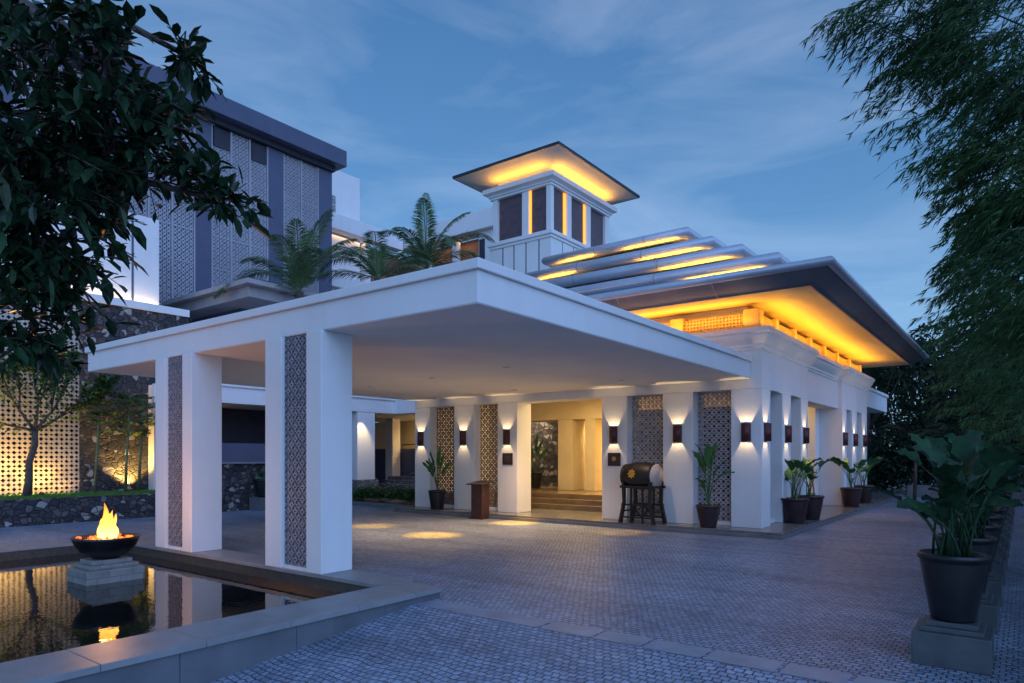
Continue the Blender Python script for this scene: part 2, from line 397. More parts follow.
def each(mb, name, m, parent=None, bevel=0):
    for i in range(0, len(mb.v), 8):
        q = MB(); q.v = mb.v[i:i+8]; k = 0
        q.f = [(0, 3, 2, 1), (4, 5, 6, 7), (0, 1, 5, 4), (1, 2, 6, 5), (2, 3, 7, 6), (3, 0, 4, 7)]
        q.build(name, m, parent, bevel)
def box(name, m, dims, parent=None, bevel=0): return MB().box(*dims).build(name, m, parent, bevel)
def tag(o, label=None, cat=None, group=None, kind=None):
    if label: o['label'] = label
    if cat: o['category'] = cat
    if group: o['group'] = group
    if kind: o['kind'] = kind
    return o
def thing(name, loc, label, cat, group=None):
    o = bpy.data.objects.new(name, None); o.empty_display_size = 0.2; COL.objects.link(o); o.location = loc
    return tag(o, label, cat, group)
def copy_tree(o, parent=None):
    c = o.copy(); COL.objects.link(c)
    if parent is not None: c.parent = parent
    for ch in list(o.children): copy_tree(ch, c)
    return c

def lattice(w, h, tile, thick, hole=0.78, style='kawung', n=12):
    """pierced panel in the XZ plane, x 0..w, z 0..h, y 0..thick. Real holes."""
    mb = MB(); nx = max(1, round(w / tile)); nz = max(1, round(h / tile)); tx = w / nx; tz = h / nz
    for i in range(nx):
        for j in range(nz):
            cx = (i + .5) * tx; cz = (j + .5) * tz; inner = []; outer = []
            par = (i + j) % 2
            for k in range(n):
                a = 2 * PI * k / n
                # square outline
                ca, sa = math.cos(a), math.sin(a); m = max(abs(ca), abs(sa)); ox, oz = ca / m * .5, sa / m * .5
                if style == 'kawung':
                    t = PI / 4 if par else -PI / 4; ex = .5 * hole * 1.12; ez = .5 * hole * .52
                    ix = ex * math.cos(a - t); iz = ez * math.sin(a - t); X = ix * math.cos(t) - iz * math.sin(t); Z = ix * math.sin(t) + iz * math.cos(t)
                elif style == 'diamond':
                    q = abs(ca) + abs(sa); rr = .5 * hole / q * (1.0 if par else .72); X = ca * rr; Z = sa * rr
                elif style == 'circle':
                    rr = .5 * hole * (1 if par else .7); X = ca * rr; Z = sa * rr
                else:
                    X, Z = ox * hole, oz * hole
                inner.append((cx + X * tx, cz + Z * tz)); outer.append((cx + ox * tx, cz + oz * tz))
            b = len(mb.v)
            for (x, z) in outer: mb.v.append((x, 0, z))
            for (x, z) in inner: mb.v.append((x, 0, z))
            for (x, z) in inner: mb.v.append((x, thick, z))
            for k in range(n):
                q = (k + 1) % n
                mb.f.append((b + k, b + q, b + n + q, b + n + k)); mb.f.append((b + n + k, b + n + q, b + 2*n + q, b + 2*n + k))
    return mb
def place(mb, loc, axis='x'):
    """x: panel runs along +X facing -Y ; y: runs along +Y facing +X"""
    if axis == 'x': mb.v = [(loc[0] + x, loc[1] + y, loc[2] + z) for x, y, z in mb.v]
    else: mb.v = [(loc[0] - y, loc[1] + x, loc[2] + z) for x, y, z in mb.v]
    return mb

# ------------------------------------------------------------------ ground, drive, kerbs
def gz(y): return 0.0 if y >= 6.08 else -0.1 * (6.08 - y)
def ground_sheet(name, m, x0, x1, ys, dz, ny=1):
    mb = MB(); ys = sorted(set(ys + [.7, 6.7])); xs = [x0, -15.6, -6.3, x1]; n = len(xs)   # the pool is a hole in the sheet
    for y in ys:
        for x in xs: mb.v.append((x, y, gz(y) + dz))
    for i in range(len(ys) - 1):
        for j in range(n - 1):
            if j == 1 and .7 <= ys[i] < 6.7: continue
            mb.f.append((i*n + j, i*n + j + 1, (i+1)*n + j + 1, (i+1)*n + j))
    o = mb.build(name, m); tag(o, kind='structure'); return o
M['earth'] = simple('dark_ground', (0.035, 0.045, 0.03), 0.95, 0.4, 0.8, 0.4, 12)
ground_sheet('ground', 'earth', -600, 600, [-40, 6.08, 900], -0.03)
ground_sheet('driveway', 'cobble', -21.35, 9, [-20, 6.08, 60], 0)
# flush stone band across the drive where the ramp starts
mb = MB()
x = -6.14
i = 0
while x < 6:
    wdt = 1.9 if i == 0 else (0.62 + 0.06 * math.sin(i * 2.1))
    mb.poly([(x + .004, 6.09, .006), (x + wdt - .035, 6.09, .006), (x + wdt - .035, 6.44, .006), (x + .004, 6.44, .006)]); x += wdt; i += 1
tag(mb.build('paving_band', 'band_stone'), kind='structure')
# building plinth: a low stone pavement round the lobby
mb = MB(); mb.box(-16.9, -4.3, 15.72, 35.5, 0, .085); tag(mb.build('plinth_step', 'andesite', bevel=.01), kind='structure')
mb = MB(); mb.box(-16.88, -4.34, 15.76, 35.46, .087, .145); tag(mb.build('pavement', 'plinth', bevel=.006), kind='structure')
# side court pavement and raised lawn
tag(box('garden_ground', 'earth', (-60, -21.6, -12, 11.0, 0, .62)), kind='structure')
tag(box('lawn', simple('lawn_base', (0.025, 0.05, 0.015), .95, .4, 4, .4, 30), (-23.95, -21.62, -2, 11.0, .622, .66)), kind='structure')
tag(box('forecourt', 'plinth', (-27, -16.95, 17.0, 26, .0, .10)), kind='structure')
tag(box('kerb', 'andesite', (-21.3, -16.92, 16.8, 16.99, 0, .14), bevel=.01), kind='structure')

# ------------------------------------------------------------------ reflecting pool
pool = thing('reflecting_pool', (-11, 4, 0), 'long rectangular reflecting pool with grey stone coping beside the canopy pillars', 'pool')
def cop(name, x0, x1, y0, y1, along, step):
    mb = MB(); a = x0 if along == 'x' else y0; e = x1 if along == 'x' else y1
    while a < e - .01:
        q = min(a + step, e)
        if e - q < .3: q = e
        if along == 'x': mb.box(a + .002, q - .002, y0, y1, .085, .147)
        else: mb.box(x0, x1, a + .002, q - .002, .085, .147)
        a = q
    return mb.build(name, 'coping', pool, bevel=.006)
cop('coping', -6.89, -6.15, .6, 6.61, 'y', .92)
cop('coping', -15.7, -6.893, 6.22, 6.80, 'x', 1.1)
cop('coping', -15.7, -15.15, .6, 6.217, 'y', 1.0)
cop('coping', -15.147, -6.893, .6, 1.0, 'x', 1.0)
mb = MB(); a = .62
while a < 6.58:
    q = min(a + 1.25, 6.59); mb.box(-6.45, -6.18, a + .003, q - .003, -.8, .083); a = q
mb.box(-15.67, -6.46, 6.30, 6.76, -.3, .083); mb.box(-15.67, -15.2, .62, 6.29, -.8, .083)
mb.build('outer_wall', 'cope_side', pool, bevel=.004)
M['pool_in'] = slabs('pool_inner_slate', .09, .5, (0.05, 0.047, 0.04), (0.025, 0.025, 0.024), .35)
mb = MB(); mb.box(-6.84, -6.455, 1.0, 6.24, -.5, .081); mb.box(-15.18, -6.84, 6.245, 6.298, -.5, .081); mb.box(-15.19, -15.12, .9, 6.24, -.5, .081)
each(mb, 'inner_wall', 'pool_tile', pool)
box('pool_floor', 'pool_tile', (-15.2, -6.83, .95, 6.25, -.62, -.52), pool)
mb = MB(); mb.poly([(-15.12, 1.0, -.07), (-6.842, 1.0, -.07), (-6.842, 6.243, -.07), (-15.12, 6.243, -.07)])
tag(mb.build('water', 'water'), kind='structure')

# fire bowl and its stepped stone base
fp = thing('stepped_pedestal', (-11.55, 4.72, -.5), 'stepped pale stone base standing in the pool under the fire bowl', 'pedestal')
M['ped_stone'] = slabs('pedestal_blocks', .34, .12, (0.36, 0.34, 0.31), (0.27, 0.26, 0.24), .6)
def brickz(name, bw, rh, c1, c2, rough=.6, mortar=(.04, .04, .04), msize=.006):
    t = NT(name); c = t.n('ShaderNodeTexCoord'); s = t.n('ShaderNodeSeparateXYZ'); t.l(c.outputs['Object'], s.inputs[0])
    a = t.n('ShaderNodeMath', operation='ADD'); t.l(s.outputs['X'], a.inputs[0]); t.l(s.outputs['Y'], a.inputs[1])
    cb = t.n('ShaderNodeCombineXYZ'); t.l(a.outputs[0], cb.inputs['X']); t.l(s.outputs['Z'], cb.inputs['Y'])
    br = t.n('ShaderNodeTexBrick'); t.l(cb.outputs[0], br.inputs['Vector']); br.inputs['Scale'].default_value = 1
    br.inputs['Brick Width'].default_value = bw; br.inputs['Row Height'].default_value = rh; br.inputs['Mortar Size'].default_value = msize
    br.inputs['Color1'].default_value = (*c1, 1); br.inputs['Color2'].default_value = (*c2, 1); br.inputs['Mortar'].default_value = (*mortar, 1)
    n = t.noise(c.outputs['Object'], 8, 5)
    t.col(t.mixc(.8, br.outputs['Color'], t.ramp(n.outputs['Fac'], [(.3, (.7, .7, .7)), (.7, (1.1, 1.1, 1.1))]), 'MULTIPLY'))
    t.b.inputs['Roughness'].default_value = rough; t.bump(br.outputs['Fac'], -.5, .006); return t.m
M['ped_stone'] = brickz('pedestal_blocks', .34, .13, (0.31, 0.29, 0.26), (0.25, 0.235, 0.215), .6, (.12, .11, .10), .004)
def centred(name, m, cx, cy, hx, hy, z0, z1, par, bevel=.012): return box(name, m, (cx-hx, cx+hx, cy-hy, cy+hy, z0, z1), par, bevel)
centred('base', 'ped_stone', -11.60, 4.68, .37, .42, -.5, .13, fp)
centred('step', 'ped_stone', -11.60, 4.68, .31, .36, .131, .20, fp)
centred('step', 'ped_stone', -11.60, 4.68, .24, .29, .201, .27, fp)
fb = thing('fire_bowl', (-11.6, 4.68, .271), 'black round fire bowl with orange flames on the pool pedestal', 'fire bowl')
MB(True).lathe([(.18, .271), (.20, .29), (.33, .36), (.42, .47), (.465, .57), (.48, .61), (.465, .615), (.44, .60), (.37, .52), (.1, .48)], -11.6, 4.68, 40).build('bowl', 'pot', fb)
mb = MB(True)
for i in range(46):
    a = random.uniform(0, 2 * PI); r = .40 * math.sqrt(random.random()); s = random.uniform(.018, .036)
    MB().lathe([(s * .5, .56), (s, .575 + s * .3), (s * .9, .575 + s), (s * .3, .575 + s * 1.4)], -11.6 + r * math.cos(a), 4.68 + r * math.sin(a), 6, random.uniform(.8, 1.3)).build('ember', 'ember', fb)
MB(True).lathe([(.41, .55), (.3, .57), (.02, .58)], -11.6, 4.68, 24).build('coal_bed', 'ember', fb)
mb = MB(True)
for (ox, oy, h, r, lean) in [(-.06, 0, .56, .10, .02), (.05, .03, .40, .10, -.02), (.11, .02, .40, .075, .14), (-.11, -.03, .28, .07, -.05), (0, -.06, .32, .09, .03), (.17, .05, .22, .05, .10), (.02, .08, .44, .07, .02), (-.02, -.02, .2, .15, 0)]:
    pts = []; rr = []
    for k in range(11):
        t = k / 10; w = math.sin(t * 5.5 + ox * 30) * .03 * t
        pts.append((-11.6 + ox + lean * t + w, 4.68 + oy + w * .5, .58 + h * t)); rr.append(max(.003, r * (math.sin(min(1, t * 1.6 + .35) * PI * .5)) * (1 - t) ** .75))
    mb.tube(pts, rr, 10)
mb.build('flame', 'flame', fb)
point('fire_light', (-11.6, 4.68, 1.0), 40, (1.0, .42, .10), .12)

# ------------------------------------------------------------------ porte-cochere canopy
cc = thing('entrance_canopy', (-10.8, 11.3, 0), 'large flat white entrance canopy carried by two broad pillars by the pool', 'canopy')
CX0, CX1, CY0, CY1 = -16.5, -5.20, 6.21, 16.44
mb = MB()
mb.box(CX0 + .05, CX1 - .05, CY0 + .05, CY1, 3.742, 4.14)
mb.build('roof_slab', 'white', cc, bevel=.008)
MB().box(CX0, CX1, CY0, CY1, 4.142, 4.27).build('parapet_lip', 'white', cc, bevel=.012)
box('ceiling', 'ceiling', (CX0 + .06, CX1 - .06, CY0 + .06, CY1 - .01, 3.734, 3.741), cc)
def pillar(x0, x1, xa, xb):
    """two deep posts with pierced stone between"""
    mb = MB(); mb.box(x0, xa, 6.215, 6.79, .148, 3.733); mb.box(xb, x1, 6.215, 6.79, .148, 3.733)
    p = mb.build('pillar', 'white', cc, bevel=.008)
    b = box('sill', 'white', (xa + .001, xb - .001, 6.25, 6.75, .148, .20), p)
    place(lattice(xb - xa - .002, 3.52, .092, .035, .92, n=10), (xa + .001, 6.275, .202)).build('lattice_panel', 'lattice', p)
    box('panel_shade_sheet', 'dark_recess', (xa + .001, xb - .001, 6.42, 6.50, .202, 3.732), p)  # added near-black sheet paints the darkness behind the pierced holes
    place(lattice(xb - xa - .002, 3.52, .092, .035, .92, n=8), (xa + .001, 6.60, .202)).build('lattice_panel', 'lattice', p)
pillar(-13.26, -11.90, -12.88, -12.24)
pillar(-9.62, -8.20, -9.19, -8.56)
for (x, y) in [(-11.2, 11.7), (-11.4, 15.2), (-13.9, 12.2), (-7.9, 14.9), (-8.6, 11.2)]:
    MB(True).lathe([(.09, 3.72), (.085, 3.732), (.06, 3.732)], x, y, 16).build('downlight', 'white', cc)
PWR = {(-11.2, 11.7): 700, (-11.4, 15.2): 700, (-13.9, 12.2): 300, (-7.9, 14.9): 160, (-8.6, 11.2): 0}
for (x, y), w in PWR.items():
    if w:
        spot('canopy_downlight', (x, y, 3.70), (0, 0, -1), w * 2.2, 26, 1.0, GOLD, .05)
        spot('canopy_bounce_fill', (x, y, 3.70), (0, 0, -1), w * .45, 105, 1.0, (1, .66, .42), .05)  # added wide fill lamp; its bounce off the paving brightens the ceiling

# ------------------------------------------------------------------ lobby building
lb = thing('lobby_building', (-10.8, 23, .14), 'white single storey lobby with glowing tiered grey roof and pierced stone screens', 'building')
FY, SX = 16.45, -4.98
piersF = [(-16.6, -15.89), (-14.81, -13.96), (-13.0, -12.25), (-9.32, -8.55), (-7.51, -6.69)]
piersS = [(18.18, 18.98), (20.0, 20.77), (25.4, 26.11), (27.05, 27.97), (28.95, 30.0)]
mb = MB()
for a, b in piersF: mb.box(a, b, FY, FY + .73, .146, 3.5)
mb.box(-5.72, SX, FY, 17.14, .146, 3.5)
for a, b in piersS: mb.box(-5.72, SX, a, b, .146, 3.5)
mb.box(-16.6, SX, FY, FY + .73, 3.501, 4.43)               # front lintel
mb.box(-5.72, SX, FY + .732, 20.77, 3.501, 4.43)
mb.box(-5.72, SX - .14, 20.772, 25.398, 3.501, 4.43)
mb.box(-5.72, SX, 25.4, 30.0, 3.501, 4.43)
mb.box(-16.6, -5.72, 29.3, 30.0, .146, 4.43)               # rear wall
mb.box(-16.6, -16.0, 25.0, 29.298, .146, 4.43); mb.box(-16.6, -16.0, FY + .732, 20.5, .146, 4.43)
mb.box(-6.9, -5.722, 24.9, 25.5, .146, 4.0)
mb.build('wall', 'white', lb, bevel=.01)
# sills and pierced panels
def fpanel(x0, x1, m='lattice_brown'):
    MB().box(x0 + .001, x1 - .001, FY + .2, FY + .5, .146, .24).build('sill', 'white', lb, bevel=.005)
    place(lattice(x1 - x0 - .002, 3.258, .115, .05, .66, 'circle', 10), (x0 + .001, FY + .32, .242)).build('lattice_panel', m, lb)
fpanel(-15.89, -14.81); fpanel(-13.96, -13.0); fpanel(-8.55, -7.51, 'lattice_mid'); fpanel(-6.69, -5.72, 'lattice_mid')
box('lobby_light_block', 'dark_recess', (-9.28, -5.78, 18.05, 18.15, .15, 3.2), lb)  # added near-black panel, stops lobby light showing through the right screens
def spanel(y0, y1):
    MB().box(SX - .5, SX - .2, y0 + .001, y1 - .001, .146, .24).build('sill', 'white', lb, bevel=.005)
    place(lattice(y1 - y0 - .002, 3.258, .115, .05, .66, 'circle', 10), (SX - .32, y0 + .001, .242), 'y').build('lattice_panel', 'lattice', lb)
spanel(17.14, 18.18); spanel(18.98, 20.0); spanel(26.11, 27.05); spanel(27.97, 28.95)
# cornice: moulded courses, swept round each block
CP = [(0, 4.42), (.03, 4.42), (.03, 4.47), (.06, 4.50), (.06, 4.56), (.10, 4.60), (.16, 4.68), (.19, 4.75), (.19, 4.79), (.24, 4.82), (.24, 4.93), (.0, 4.95), (-.4, 4.95)]
mb = MB(); mb.sweep_rect((-16.6, SX, FY, 20.77), CP); mb.build('cornice', 'white', lb)
mb = MB(); mb.sweep_rect((-16.6, SX, 25.4, 30.0), CP); mb.build('cornice', 'white', lb)
CPc = [(o, z - .004) for o, z in CP]
mb = MB(); mb.sweep_rect((-16.3, SX - .14, 20.4, 25.8), CPc); mb.build('cornice', 'white', lb)
box('roof_deck', 'roof_dark', (-16.5, SX - .38, FY + .38, 29.9, 4.80, 4.943), lb)
# clerestory band above cornice: posts and pierced strips
band = MB(); ZB0, ZB1 = 4.952, 5.36
posts_s = [16.55, 18.0, 19.75, 21.5, 23.3, 25.2, 27.2, 29.2]
pb = MB()
for i, y in enumerate(posts_s): pb.box(-5.46 if i == 0 else -5.30, -5.08, y, y + (.38 if i == 0 else .22), ZB0, 5.44 if i == 0 else ZB1 + .05)
for x in (-7.35, -9.4, -11.5, -13.6, -15.7): pb.box(x, x + .34, 16.55, 16.85, ZB0, 5.42)
each(pb, 'clerestory_post', 'gold_lit', lb, bevel=.006)
place(lattice(10.9, .40, .085, .03, .6, 'square', 8), (-16.4, 16.66, ZB0)).build('clerestory_lattice', 'gold_lit', lb)
place(lattice(12.8, .40, .085, .03, .6, 'square', 8), (-5.16, 16.9, ZB0), 'y').build('clerestory_lattice', 'gold_lit', lb)
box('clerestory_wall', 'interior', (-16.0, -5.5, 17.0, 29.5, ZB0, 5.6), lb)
# main eave
MR = (-14.1, -3.6, 15.26, 31.1)
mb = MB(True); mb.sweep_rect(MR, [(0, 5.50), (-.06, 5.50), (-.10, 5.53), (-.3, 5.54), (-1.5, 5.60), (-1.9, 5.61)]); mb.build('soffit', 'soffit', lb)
mb = MB(True)
mb.sweep_rect(MR, [(-.02, 5.497), (.02, 5.497), (.03, 5.53), (.10, 5.555), (.20, 5.60), (.32, 5.67), (.42, 5.75)])
mb.build('fascia', 'roof_dark', lb)
mb = MB(True)
mb.sweep_rect(MR, [(.42, 5.752), (.48, 5.735), (.54, 5.76), (.57, 5.81), (.56, 5.87), (.51, 5.915), (.43, 5.93), (-.2, 5.96), (-1.2, 6.04), (-2.3, 6.1)])
rf = mb.build('eave_roof', 'roof_metal', lb)
# four louvred roof tiers
tiers = [(-4.44, 16.09, 6.57, -13.95), (-5.70, 17.35, 7.31, -13.85), (-6.95, 18.6, 8.08, -13.75), (-8.2, 19.85, 8.93, -13.7)]
YC = 23.3
for k, (xr, yf, z, xl) in enumerate(tiers):
    z += .04
    yb = 2 * YC - yf; r = .16; zc = z - r; mb = MB(True)
    prof = [(-1.0, zc + .06), (-.75, zc + .04), (-.5, zc - .04), (-.28, zc - .13)]
    for i in range(9):
        a = -PI / 2 + i * PI / 8 * 1.05; prof.append((-r + r * math.cos(a), zc + r * math.sin(a)))
    prof += [(-.7, z + .05), (-1.8, z + .16), (-2.1, z + .18)]
    mb.sweep_rect((xl, xr, yf, yb), prof); mb.build('roof_tier', 'roof_metal', lb)
    mb = MB(); q = .95; zlow = (5.95 if k == 0 else tiers[k-1][2] - .1)
    mb.box(xl + q, xr - q, yf + q, yb - q, zlow, z - .2); mb.build('tier_wall', 'roof_dark', lb)
    # seams between roof sheets
    sm = MB(True); nseg = max(3, int((xr - xl) / 2.6))
    for i in range(1, nseg):
        x = xl + (xr - xl) * i / nseg + .3 * (k % 2)
        pts = [(x, yf - o - .0, zz) for o, zz in prof[2:]]
        MB(True).tube([(p[0], p[1] - .003, p[2]) for p in pts], .008, 5).build('roof_seam', 'roof_dark', lb)
sm = MB(True)
for x in (-12.8, -10.4, -8.0, -5.6):
    MB(True).tube([(x, 15.26 - o - .004, zz) for o, zz in [(.02, 5.50), (.10, 5.555), (.20, 5.60), (.32, 5.67), (.42, 5.75), (.48, 5.732), (.545, 5.76), (.574, 5.81), (.563, 5.87), (.51, 5.92)]], .008, 5).build('roof_seam', 'roof_metal', lb)
# ridge cap above the top tier
x0, x1, y0, y1 = -12.0, -9.4, 21.4, 25.2
mb = MB(); mb.v = [(-12.6, 20.9, 9.08), (-9.2, 20.9, 9.08), (-9.2, 25.6, 9.08), (-12.6, 25.6, 9.08), (-12.1, 21.9, 9.42), (-10.0, 21.9, 9.42), (-10.0, 24.6, 9.42), (-12.1, 24.6, 9.42)]
mb.f = [(0, 1, 5, 4), (1, 2, 6, 5), (2, 3, 7, 6), (3, 0, 4, 7), (4, 5, 6, 7)]; mb.build('roof_cap', 'roof_metal', lb)
# cove lamps washing the soffit
area('cove_light', (-4.84, 23.2, 5.0), (.55, 0, 1), 13.0, .08, 72, GOLD, 165).rotation_euler = (Matrix.Rotation(R(180), 3, 'Y') @ Matrix.Rotation(0, 3, 'Z')).to_euler()
for o in [bpy.data.objects['cove_light']]:
    o.data.size = .08; o.data.size_y = 13.0
c2 = area('cove_light', (-9.5, 16.31, 5.0), (0, 0, 1), 8.6, .08, 56, GOLD, 165)
# lamps under the ends of the tiers
for k, (xr, yf, z, xl) in enumerate(tiers):
    area('tier_light', (xr - 1.35, yf + .22, z - (.40 if k == 0 else .52)), (0, -.05, 1), 1.9, .08, 17, GOLD)
    if k >= 2: area('tier_light', (xl + 1.3, yf + .22, z - .52), (0, -.05, 1), 1.3, .08, 12, GOLD)
# lobby interior
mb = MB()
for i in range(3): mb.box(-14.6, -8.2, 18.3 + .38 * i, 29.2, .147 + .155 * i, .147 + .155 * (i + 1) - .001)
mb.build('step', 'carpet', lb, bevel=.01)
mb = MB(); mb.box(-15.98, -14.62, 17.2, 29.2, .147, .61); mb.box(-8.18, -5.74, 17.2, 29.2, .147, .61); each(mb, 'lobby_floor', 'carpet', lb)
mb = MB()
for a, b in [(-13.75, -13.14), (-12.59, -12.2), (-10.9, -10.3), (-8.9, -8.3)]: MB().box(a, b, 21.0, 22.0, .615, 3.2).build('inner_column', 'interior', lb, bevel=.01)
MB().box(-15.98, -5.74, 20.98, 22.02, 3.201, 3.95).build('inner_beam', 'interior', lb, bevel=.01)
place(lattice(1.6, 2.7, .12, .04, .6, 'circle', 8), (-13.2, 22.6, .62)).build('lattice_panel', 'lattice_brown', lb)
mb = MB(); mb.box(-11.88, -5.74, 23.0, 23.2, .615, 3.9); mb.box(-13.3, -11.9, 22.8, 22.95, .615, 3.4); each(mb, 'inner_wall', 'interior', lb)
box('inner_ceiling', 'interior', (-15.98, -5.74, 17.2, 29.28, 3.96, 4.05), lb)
area('lobby_light', (-10.6, 18.8, 3.9), (0, 0, -1), 3.5, 1.5, 90, (1.0, .68, .28))
area('lobby_light', (-11.5, 22.2, 3.85), (0, 0, -1), 4.0, .9, 170, (1.0, .68, .28))
area('lobby_light', (-7.2, 19.3, 3.8), (0, 0, -1), 2.0, 2.5, 9, (1.0, .66, .28))
area('lobby_light', (-7.0, 24.3, 3.8), (0, 0, -1), 1.5, 2.5, 25, (1.0, .62, .20))
area('lobby_light', (-9.6, 21.4, 2.6), (-1, 0, -.1), .8, 1.4, 140, (1.0, .68, .26))
area('court_light', (-17.2, 22.4, 3.4), (0, .8, -.7), 2.5, .3, 26, (1.0, .72, .45))
# timber door leaf seen in the side doorway
dr = box('door', 'wood_dark', (-6.9, -6.82, 21.0, 22.6, .16, 3.3), lb); box('handle', 'gold', (-6.80, -6.77, 22.35, 22.40, 1.1, 1.5), dr)
# low side canopy at the far end
mb = MB(); mb.box(-9, SX, 30.02, 34.9, 3.83, 4.5); mb.box(-9.1, SX + .06, 30.02, 34.96, 4.502, 4.63); mb.build('side_canopy', 'white', lb, bevel=.01)
mb = MB(); mb.box(-7.4, -6.9, 33.9, 34.4, .146, 3.828); mb.build('side_canopy_post', 'white', lb, bevel=.01)

# ------------------------------------------------------------------ wall lamps
wl = thing('wall_lamp', (0, 0, 0), 'x', 'wall lamp', 'copper up and down lamps on the lobby piers')
mb = MB(True)
n = 14; prof = []
for k in range(n + 1):
    a = PI * k / n; prof.append((-.115 * math.cos(a) * 1.0, -.006 - .135 * math.sin(a)))
b = len(mb.v)
for z in (-.22, .22):
    for (px, py) in prof: mb.v.append((px, py, z))
for k in range(n): mb.f.append((b + k, b + k + 1, b + n + 1 + k + 1, b + n + 1 + k))
mb.f.append((b + n, b, b + n + 1, b + 2*n + 1))
sh = mb.build('shade', 'sconce', wl)
so = sh.modifiers.new('solid', 'SOLIDIFY'); so.thickness = .006
box('bracket', 'sconce', (-.05, .05, -.008, 0, -.03, .03), wl)
MB(True).lathe([(.035, -.02), (.035, .02)], 0, -.06, 12).build('bulb', 'lamp', wl)
front = [(-16.3, 'lamp on the pier at the far left end of the front facade'), (-14.4, 'lamp between the two left screens, behind the potted palm and lectern'),
         (-12.63, 'lamp above the left plaque beside the entrance opening'), (-8.95, 'lamp above the emblem plaque right of the entrance, by the drum'),
         (-7.10, 'lamp between the drum and the tall green potted plant'), (-5.35, 'lamp on the front face of the corner pier')]
side = [(16.72, 'lamp on the side face of the corner pier'), (18.52, 'lamp on the side pier behind the first pair of pots'),
        (20.34, 'lamp on the pier just before the side doorway'), (25.62, 'lamp on the pier just beyond the side doorway'),
        (27.4, 'lamp on the middle pier of the far side block'), (29.3, 'lamp at the far end of the side facade')]
ZL = 2.45
lamps = [((x, FY, ZL), 0, l) for x, l in front] + [((SX, y, ZL), R(90), l) for y, l in side]
for i, (loc, rz, l) in enumerate(lamps):
    o = wl if i == 0 else copy_tree(wl)
    o.location = loc; o.rotation_euler = (0, 0, rz); o['label'] = 'half round copper ' + l
    d = Vector((math.sin(rz) * .06, -math.cos(rz) * .06, 0))
    p = Vector(loc) + d
    spot('lamp_up', p + Vector((0, 0, .04)), (0, 0, 1), 19, 150, .2, (1.0, .68, .34), .02)
    spot('lamp_down', p + Vector((0, 0, -.04)), (0, 0, -1), 14, 140, .3, (1.0, .68, .34), .02)

# plaques
def plaque(x, label, emblem):
    t = thing('wall_plaque', (x, FY, 1.75), label, 'plaque', 'square dark plaques beside the entrance')
    box('plate', 'wood_dark', (x - .19, x + .19, FY - .03, FY - .001, 1.60, 1.96), t, .004)
    if emblem:
        mb = MB()
        for k in range(8):
            a = k * PI / 4; c, s = math.cos(a), math.sin(a)
            mb.poly([(x, FY - .034, 1.80), (x + .045*c - .016*s, FY - .034, 1.80 + .045*s + .016*c), (x + .075*c, FY - .034, 1.80 + .075*s), (x + .045*c + .016*s, FY - .034, 1.80 + .045*s - .016*c)])
        mb.build('emblem', 'gold', t)
    else:
        mb = MB()
        for k, w in enumerate((.12, .09, .12, .07)):
            z = 1.86 - k * .05; mb.box(x - w, x + w, FY - .034, FY - .031, z, z + .008)
        mb.build('lettering', simple('plaque_text', (0.16, 0.12, 0.10), .6, .1, 3, 0), t)
plaque(-12.6, 'dark square plaque with faint lines of text left of the entrance', False)
plaque(-8.93, 'dark square plaque with gold flower emblem right of the entrance', True)

# ------------------------------------------------------------------ drum on its stand
dx, dy, dz = -7.86, 15.98, .147
dm = thing('ceremonial_drum', (dx, dy, dz), 'large black wooden drum with gold flower on a crossed leg stand by the entrance', 'drum')
mb = MB(True); prof = [(.28, -.46), (.315, -.38), (.345, -.2), (.355, 0), (.345, .2), (.315, .33), (.285, .40)]
b = 0; n = 28
for r, t in prof:
    for i in range(n):
        a = 2 * PI * i / n; mb.v.append((dx + t, dy + r * math.cos(a), 1.36 + r * math.sin(a)))
for k in range(len(prof) - 1):
    for i in range(n):
        j = (i + 1) % n; mb.f.append((k*n + i, k*n + j, (k+1)*n + j, (k+1)*n + i))
mb.f.append(tuple(range(n))); mb.f.append(tuple(range((len(prof)-1)*n, len(prof)*n)))
ang = R(-6)
def rotz(mb):
    mb.v = [(dx + (x-dx)*math.cos(ang) - (y-dy)*math.sin(ang), dy + (x-dx)*math.sin(ang) + (y-dy)*math.cos(ang), z) for x, y, z in mb.v]; return mb
rotz(mb).build('drum_body', 'black_wood', dm)
def disc(x, r, name, m, w=.05):
    mb = MB(True)
    for t in (x, x + w):
        for i in range(n):
            a = 2 * PI * i / n; mb.v.append((dx + t, dy + r * math.cos(a), 1.36 + r * math.sin(a)))
    for i in range(n):
        j = (i + 1) % n; mb.f.append((i, j, n + j, n + i))
    mb.f.append(tuple(range(n))); mb.f.append(tuple(range(n, 2*n))); rotz(mb).build(name, m, dm)
disc(.401, .305, 'drumhead', 'hide', .03); disc(-.49, .305, 'drumhead', 'black_wood', .03)
mb = MB()
for k in range(8):
    a = k * PI / 4; c, s = math.cos(a), math.sin(a)
    def q(u, v): # on the barrel's front
        zz = .06 + v; return (dx - .1 + u, dy - math.sqrt(max(0, .362**2 - zz*zz)) - .008, 1.36 + zz)
    mb.poly([q(0, 0), q(.07*c - .035*s, .07*s + .035*c), q(.13*c, .13*s), q(.07*c + .035*s, .07*s - .035*c)])
rotz(mb).build('emblem', 'gold', dm)
mb = MB()
